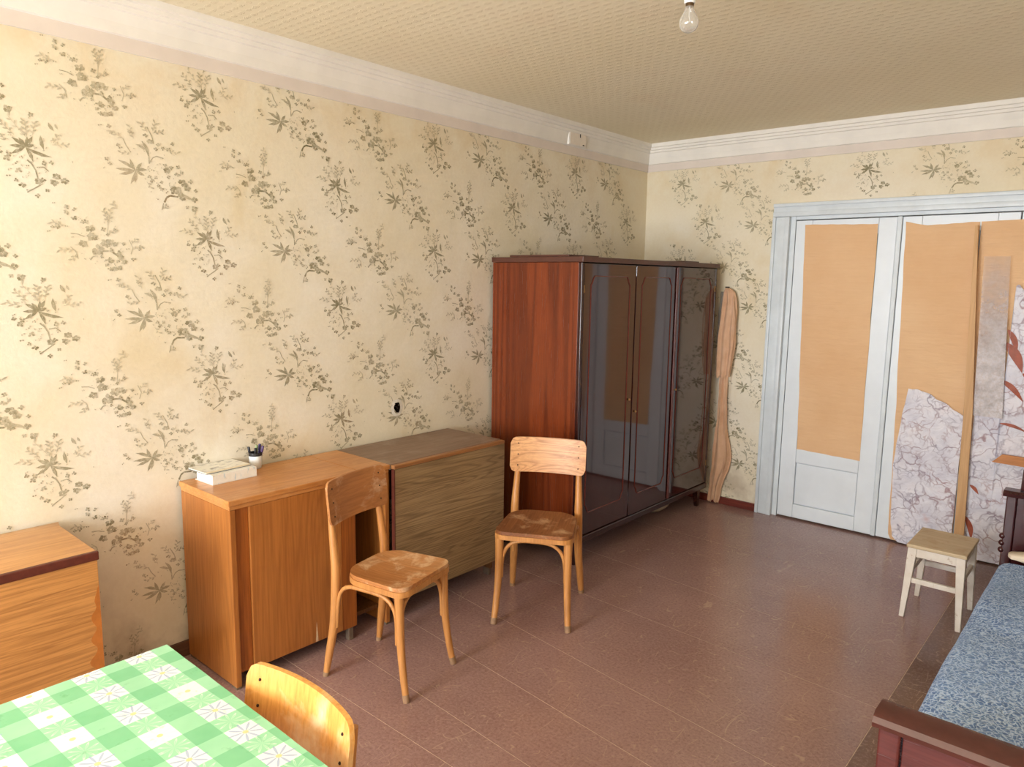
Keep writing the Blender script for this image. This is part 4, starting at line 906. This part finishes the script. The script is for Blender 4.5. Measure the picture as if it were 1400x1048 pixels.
def cl(i, j):
    x = TX0 - ov + (w_ + 2 * ov) * i / nx_; y = TY0 - ov + (d_ + 2 * ov) * j / ny_
    ex = max(0, TX0 - x, x - TX1, TY0 - y, y - TY1)
    return (x, y, TZ + 0.0024 + 0.0016 * abs(mn.noise(Vector((x * 7, y * 7, 2)))))
gt = [[bm.verts.new(cl(i, j)) for i in range(nx_ + 1)] for j in range(ny_ + 1)]
for j in range(ny_):
    for i in range(nx_): bm.faces.new((gt[j][i], gt[j][i + 1], gt[j + 1][i + 1], gt[j + 1][i]))
bd = [gt[0][i] for i in range(nx_ + 1)] + [gt[j][nx_] for j in range(1, ny_ + 1)] + [gt[ny_][i] for i in range(nx_ - 1, -1, -1)] + [gt[j][0] for j in range(ny_ - 1, 0, -1)]
def down(v_): return bm.verts.new((v_.co.x, v_.co.y, TZ + 0.0005))
lw = [down(v_) for v_ in bd]
for q in range(len(bd)): bm.faces.new((bd[q], lw[q], lw[(q + 1) % len(bd)], bd[(q + 1) % len(bd)]))
bm.faces.new(lw)
tag(bm_obj('oilcloth', bm, M_CLOTH, None, 60), 'green and white checked daisy oilcloth on the table in the foreground', 'tablecloth')

# ------------------------------------------------------------------ book, booklet, cup and pens
M_PAGES = plain('book_pages', C(240, 232, 214), 0.8, 0.2, 0.05, 90)
k = NT('white_book_cover', 0.35, 0.5); v = k.coord(); c = k.ramp(k.noise(v, 14, 3, 0.6), [(0.4, C(244, 242, 236)), (0.62, C(236, 232, 222)), (0.72, C(214, 200, 170))]); c = k.mix(k.rv(k.noise(k.coord((8, 40, 8)), 3, 2), 0.62, 0.7, 0, 0.5), c, C(150, 190, 210)); k.col(c); M_COVER = k.m
CZT = 0.7613
bk = thing('paperback_book', 'thick white paperback book lying on the orange cabinet', 'book', (0.108, 1.440, CZT), math.radians(2))
box('page_block', bk, M_PAGES, -.066, .066, -.092, .094, 0.0025, 0.0375, 0.001)
box('back_cover', bk, M_COVER, -.070, .0705, -.098, .098, 0.0, 0.002, 0.0005); box('front_cover', bk, M_COVER, -.070, .0705, -.098, .098, 0.038, 0.040, 0.0005)
box('spine', bk, M_COVER, .0665, .0705, -.098, .098, 0.0022, 0.0378, 0.001)
bl = thing('booklet', 'thin booklet with printed white cover lying on the thick book', 'booklet', (0.082, 1.428, CZT + 0.0405), math.radians(4))
k = NT('booklet_cover', 0.35, 0.5); v = k.coord()
c = k.mix(k.rv(k.noise(k.coord((22, 9, 5)), 3.0, 2, 0.5), 0.55, 0.6, 0, 0.8), C(238, 234, 222), C(190, 186, 182)); c = k.mix(k.rv(k.noise(v, 12, 2, 0.5), 0.64, 0.68, 0, 0.9), c, C(96, 88, 84)); c = k.mix(k.rv(k.sep(v)[0], 0.045, 0.06, 0, 0.7), c, C(226, 200, 152)); k.col(c)
box('pages', bl, M_PAGES, -.074, .062, -.096, .100, 0.0012, 0.0048, 0.0005); box('cover', bl, k.m, -.076, .064, -.098, .102, 0.005, 0.0062, 0.0003); box('back_cover', bl, plain('dark_blue_cover', C(44, 52, 72), 0.4), -.076, .064, -.098, .102, 0.0, 0.001, 0.0003)
cp = thing('pen_cup', 'small white ceramic cup holding pens beside the book', 'cup', (0.056, 1.603, CZT))
k = NT('white_ceramic', 0.2, 0.5); v = k.coord(); k.col(k.mix(k.rv(k.noise(v, 45, 3), 0.55, 0.65, 0, 0.5), C(236, 238, 238), C(186, 194, 196)))
lathe('cup_body', cp, k.m, [(0, 0), (.021, 0), (.0245, .004), (.027, .03), (.0275, .058), (.0265, .060), (.0245, .058), (.0235, .012), (0, .008)], 24)
lathe('dark_rim', cp, plain('black_insert', C(40, 38, 40), 0.5), [(.0276, .057), (.0282, .060), (.0282, .071), (.026, .072), (.0248, .068), (.0248, .0585)], 24)
for i, (dx, dy, lx, ly, hgt_, colr, lab) in enumerate([(-.010, -.012, -.006, -.010, 0.096, C(36, 34, 40), 'black pen leaning left in the white cup'), (.004, .004, .002, .000, 0.104, C(120, 140, 96), 'greenish pen standing in the middle of the white cup'), (-.002, .014, .000, .010, .104, C(70, 58, 128), 'violet pen leaning right in the white cup'), (.012, -.004, .008, -.006, .094, C(30, 30, 34), 'short black pen at the front of the white cup'), (.010, .012, .010, .014, .098, C(84, 60, 110), 'purple pen at the right rim of the white cup')]):
    pn = thing('pen', lab, 'pen', (0.056 + dx, 1.603 + dy, CZT + .0125), 0, 'pens in the white cup')
    mt_ = plain('pen_colour', colr, 0.35)
    e = Vector((lx, ly, hgt_ - .012)); pth = [e * t for t in (0, .5, .70)]
    tube('barrel', pn, mt_, pth, [.0036, .0042, .0042], 8); tube('cap', pn, mt_, [e * .7005, e * .74, e * .97, e], [.0056, .0060, .0058, .0046], 8)

# ------------------------------------------------------------------ stool
k = NT('worn_white_paint', 0.5, 0.4); v = k.coord(); c = k.ramp(k.noise(v, 9, 4, 0.6), [(0.3, C(216, 204, 190)), (0.7, C(234, 226, 216))]); c = k.mix(k.rv(k.noise(v, 28, 4, 0.7), 0.60, 0.70, 0, 0.6), c, C(176, 148, 120)); k.col(c); M_STOOLW = k.m
M_STOOLT = wood('worn_pale_plank', C(164, 138, 104), C(200, 178, 144), C(210, 190, 158), 'x', 0.55, rings=0.3, fine=0.5, seed=20, wear=C(184, 150, 110), wear_amt=0.6, wear_scale=14)
SX0, SX1, SY0, SY1, SH = 2.171, 2.421, 3.781, 4.105, 0.3674
st = thing('stool', 'small white painted wooden stool with bare worn top beside the bed', 'stool', ((SX0 + SX1) / 2, (SY0 + SY1) / 2, 0))
hw, hd_ = (SX1 - SX0) / 2, (SY1 - SY0) / 2
box('stool_top', st, M_STOOLT, -hw, hw, -hd_, hd_, SH - 0.018, SH, 0.004)
def legpt(s, t, z): q = 1 - z / SH; return (s * (hw - .026 + .020 * q), t * (hd_ - .028 + .022 * q))
for s in (-1, 1):
    for t in (-1, 1):
        bm = bmesh.new(); a = legpt(s, t, 0); b = legpt(s, t, SH - .0185); sg = ((-1, -1), (1, -1), (1, 1), (-1, 1))
        lo = [bm.verts.new((a[0] + i * .011, a[1] + j * .012, 0)) for i, j in sg]; hi = [bm.verts.new((b[0] + i * .020, b[1] + j * .017, SH - .0185)) for i, j in sg]
        bm.faces.new(lo); bm.faces.new(hi[::-1])
        for q in range(4): bm.faces.new((lo[q], lo[(q + 1) % 4], hi[(q + 1) % 4], hi[q]))
        bmesh.ops.bevel(bm, geom=list(bm.edges), offset=.002, segments=1, affect='EDGES'); bm_obj('leg', bm, M_STOOLW, st, 35)
for t in (-1, 1):
    a = legpt(1, t, SH - .05); box('apron', st, M_STOOLW, -a[0] + .017, a[0] - .017, a[1] - .008 + t * .004, a[1] + .008 + t * .004, SH - .062, SH - .019, .002)
    a = legpt(1, t, .19); box('stretcher', st, M_STOOLW, -a[0] + .012, a[0] - .012, a[1] - .008, a[1] + .008, .175, .200, .002)
for s in (-1, 1):
    a = legpt(s, 1, SH - .05); box('apron', st, M_STOOLW, a[0] - .008 + s * .004, a[0] + .008 + s * .004, -a[1] + .016, a[1] - .016, SH - .062, SH - .019, .002)
    a = legpt(s, 1, .23); box('stretcher', st, M_STOOLW, a[0] - .008, a[0] + .008, -a[1] + .012, a[1] - .012, .215, .240, .002)

# ------------------------------------------------------------------ bed
M_BEDRED = wood('dark_red_mahogany', C(46, 18, 18), C(86, 38, 36), C(102, 50, 45), 'x', 0.25, rings=0.3, fine=0.6, seed=22)
M_BEDCAP = plain('polished_dark_cap', C(78, 40, 34), 0.22, 0.6, 0.15, 20)
M_BEDCARVE = plain('carved_bead', C(150, 84, 58), 0.25, 0.6, 0.12, 40)
M_BEDHEAD = plain('headboard_mahogany', C(58, 22, 24), 0.22, 0.6, 0.2, 12)
bx0, bx1, byF, byH = 2.562, 3.445, 1.722, 3.585
bd_ = thing('bed', 'dark red mahogany bed with carved footboard at the right', 'bed', (bx0, byF, 0))
BW = bx1 - bx0
fb = box('footboard', bd_, M_BEDRED, 0.052, BW - 0.052, -0.012, 0.012, 0.14, 0.616, 0.003)
pf = [(-.050, .617), (.040, .617), (.043, .626), (.040, .640), (.030, .6475), (-.030, .6475), (-.045, .640), (-.052, .628)]
bm = bmesh.new()
A = [bm.verts.new((-.004, p[0], p[1])) for p in pf]; B = [bm.verts.new((BW + .004, p[0], p[1])) for p in pf]; bm.faces.new(A); bm.faces.new(B[::-1])
for q in range(len(pf)): bm.faces.new((A[q], A[(q + 1) % len(pf)], B[(q + 1) % len(pf)], B[q]))
bm_obj('cap_rail', bm, M_BEDCAP, bd_, 30)
for (a, b) in ((0.004, 0.050), (BW - 0.050, BW - 0.004)): box('post', bd_, M_BEDRED, a, b, -0.024, 0.024, 0.0, 0.6165, 0.005)
yf_ = -0.0125
pts = [(.105, .485), (.118, .484), (.135, .492), (.146, .505), (.150, .520), (.152, .548), (.165, .556), (BW - .165, .556), (BW - .152, .548), (BW - .150, .520), (BW - .135, .492), (BW - .105, .485), (BW - .105, .22), (.105, .22), (.105, .485)]
tube('carved_moulding', fb, M_BEDCARVE, [(p[0], yf_, p[1]) for p in pts], .0065, 8)
for (a, b) in ((0.012, 0.034), (BW - 0.034, BW - 0.012)): box('side_rail', bd_, M_BEDRED, a, b, 0.0245, byH - byF - 0.0205, 0.17, 0.33, 0.004)
hl = byH - byF
hb = box('headboard', bd_, M_BEDHEAD, 0.040, BW - 0.040, hl - 0.010, hl + 0.014, 0.14, 0.735, 0.003)
prism('crest', bd_, M_BEDHEAD, [(.046, .762), (BW - .046, .762), (BW - .046, .85), (BW - .10, .92), (BW - .25, .965), (.25, .965), (.10, .92), (.048, .85)], hl - 0.004, hl + 0.018, 'y', 0.003)
for (a, b) in ((0.003, 0.040), (BW - 0.040, BW - 0.003)): box('post', bd_, M_BEDHEAD, a, b, hl - 0.020, hl + 0.024, 0.0, 0.735, 0.005)
bm = bmesh.new(); pf = [(hl - .040, .736), (hl + .034, .736), (hl + .038, .748), (hl + .030, .760), (hl - .030, .760), (hl - .043, .750)]
A = [bm.verts.new((-.008, p[0], p[1])) for p in pf]; B = [bm.verts.new((BW + .008, p[0], p[1])) for p in pf]; bm.faces.new(A); bm.faces.new(B[::-1])
for q in range(len(pf)): bm.faces.new((A[q], A[(q + 1) % len(pf)], B[(q + 1) % len(pf)], B[q]))
bm_obj('cap_rail', bm, M_BEDHEAD, bd_, 30)
bm = bmesh.new()
for zz in (.50, .53, .56): bmesh.ops.create_uvsphere(bm, u_segments=10, v_segments=6, radius=.013, matrix=Matrix.Translation((0.004, hl - .012, zz)))
bm_obj('turned_ornament', bm, M_BEDHEAD, bd_, 60)
M_TICK = plain('mattress_ticking', C(206, 196, 176), 0.8, 0.2, 0.08, 20)
my0, my1 = byF + 0.030, byH - 0.052
tag(box('mattress', None, M_TICK, bx0 + 0.020, bx1 - 0.01, my0, my1, 0.332, 0.470, 0.035, 4), 'thick mattress on the bed under the blue blanket', 'mattress')
k = NT('blue_squiggle_blanket', 0.8, 0.2); v = k.coord()
nd = k.n('ShaderNodeTexNoise'); k.put(nd.inputs['Vector'], v); nd.inputs['Scale'].default_value = 26.0; nd.inputs['Detail'].default_value = 2
wv = k.vadd(v, k.vscale(nd.outputs['Color'], 0.05))
e = k.vor(wv, 74.0, 'DISTANCE_TO_EDGE'); sq = k.noise(wv, 85, 2, 0.6, 1.5)
c = k.ramp(k.rv(e, 0.0, 0.24, 1, 0), [(0.15, C(104, 134, 190)), (0.5, C(146, 176, 222)), (0.85, C(196, 216, 242))])
c = k.mix(k.rv(sq, 0.50, 0.64, 0, 0.7), c, C(74, 98, 152)); c = k.mix(k.rv(sq, 0.42, 0.32, 0, 0.6), c, C(186, 204, 230))
c = k.mix(k.rv(k.noise(v, 4, 3, 0.5), 0.4, 0.7, 0, 0.28), c, C(150, 178, 220)); k.col(c)
k.bump(k.m2('ADD', sq, k.m2('MULTIPLY', k.noise(v, 12, 3), 2)), 0.35, 0.006); M_BLANK = k.m
bm = bmesh.new(); nx_, ny_ = 60, 96; by0, by1 = my0 + 0.002, my1 - 0.085
def bl_pt(s, j):
    """s runs across the bed measured along the cloth, draped over both sides"""
    t = j / ny_; y = by0 + (by1 - by0) * t
    half = (bx1 - bx0) / 2 - 0.004; drop = .16
    q = (2 * s - 1) * (half + drop); xm = (bx0 + bx1) / 2 + 0.006
    n1 = mn.noise(Vector((q * 3.2, y * 2.6, 0.7))); n2 = mn.noise(Vector((q * 9, y * 8, 3.1)))
    zt = 0.492 + 0.014 * n1 + 0.005 * n2 + 0.012 * math.sin(math.pi * min(1, max(0, t)))
    aq = abs(q); sg = 1 if q > 0 else -1; R = .045
    if aq <= half - R: x, z = q, zt
    elif aq <= half - R + R * math.pi / 2:
        a = (aq - (half - R)) / R; x, z = sg * (half - R + R * math.sin(a)), zt - R * (1 - math.cos(a))
    else:
        dd = aq - (half - R + R * math.pi / 2); x = sg * (half + 0.004 + 0.006 * mn.noise(Vector((y * 9, dd * 6, sg)))); z = zt - R - dd
        if sg > 0: x = min(x, half - 0.001)
    return (xm + x, y + (0.012 * mn.noise(Vector((q * 5, 1, 2))) if j == ny_ else 0), z)
gt = [[bm.verts.new(bl_pt(i / nx_, j)) for i in range(nx_ + 1)] for j in range(ny_ + 1)]
for j in range(ny_):
    for i in range(nx_): bm.faces.new((gt[j][i], gt[j][i + 1], gt[j + 1][i + 1], gt[j + 1][i]))
for f in bm.faces: f.normal_update()
ret = bmesh.ops.extrude_face_region(bm, geom=list(bm.faces))
for v_ in [q for q in ret['geom'] if isinstance(q, bmesh.types.BMVert)]: v_.co.z -= 0.004
o = bm_obj('blanket', bm, M_BLANK, None, 70)
tag(o, 'blue blanket with dense white and navy squiggle pattern spread over the bed', 'blanket')
M_SHEET = plain('cream_linen', C(224, 208, 186), 0.85, 0.2, 0.06, 12, bump=0.2)
bm = bmesh.new(); bmesh.ops.create_cube(bm, size=2.0); bmesh.ops.subdivide_edges(bm, edges=list(bm.edges), cuts=9, use_grid_fill=True)
for v_ in bm.verts:
    x, y, z = v_.co; r_ = max(abs(x), abs(y)); th = (1 - r_ ** 3) ** .6 if r_ < 1 else 0
    px, py = x * .40 * (1 - .04 * y * y), y * .040 * (1 - .03 * x * x)
    v_.co = (3.0 + px, my1 - 0.038 + py, 0.4985 + z * (.006 + .020 * th) + .004 * mn.noise(Vector((px * 9, py * 9, z))) + .012)
tag(bm_obj('rolled_sheet', bm, M_SHEET, None, 80), 'cream folded sheet between the blue blanket and the headboard', 'sheet')
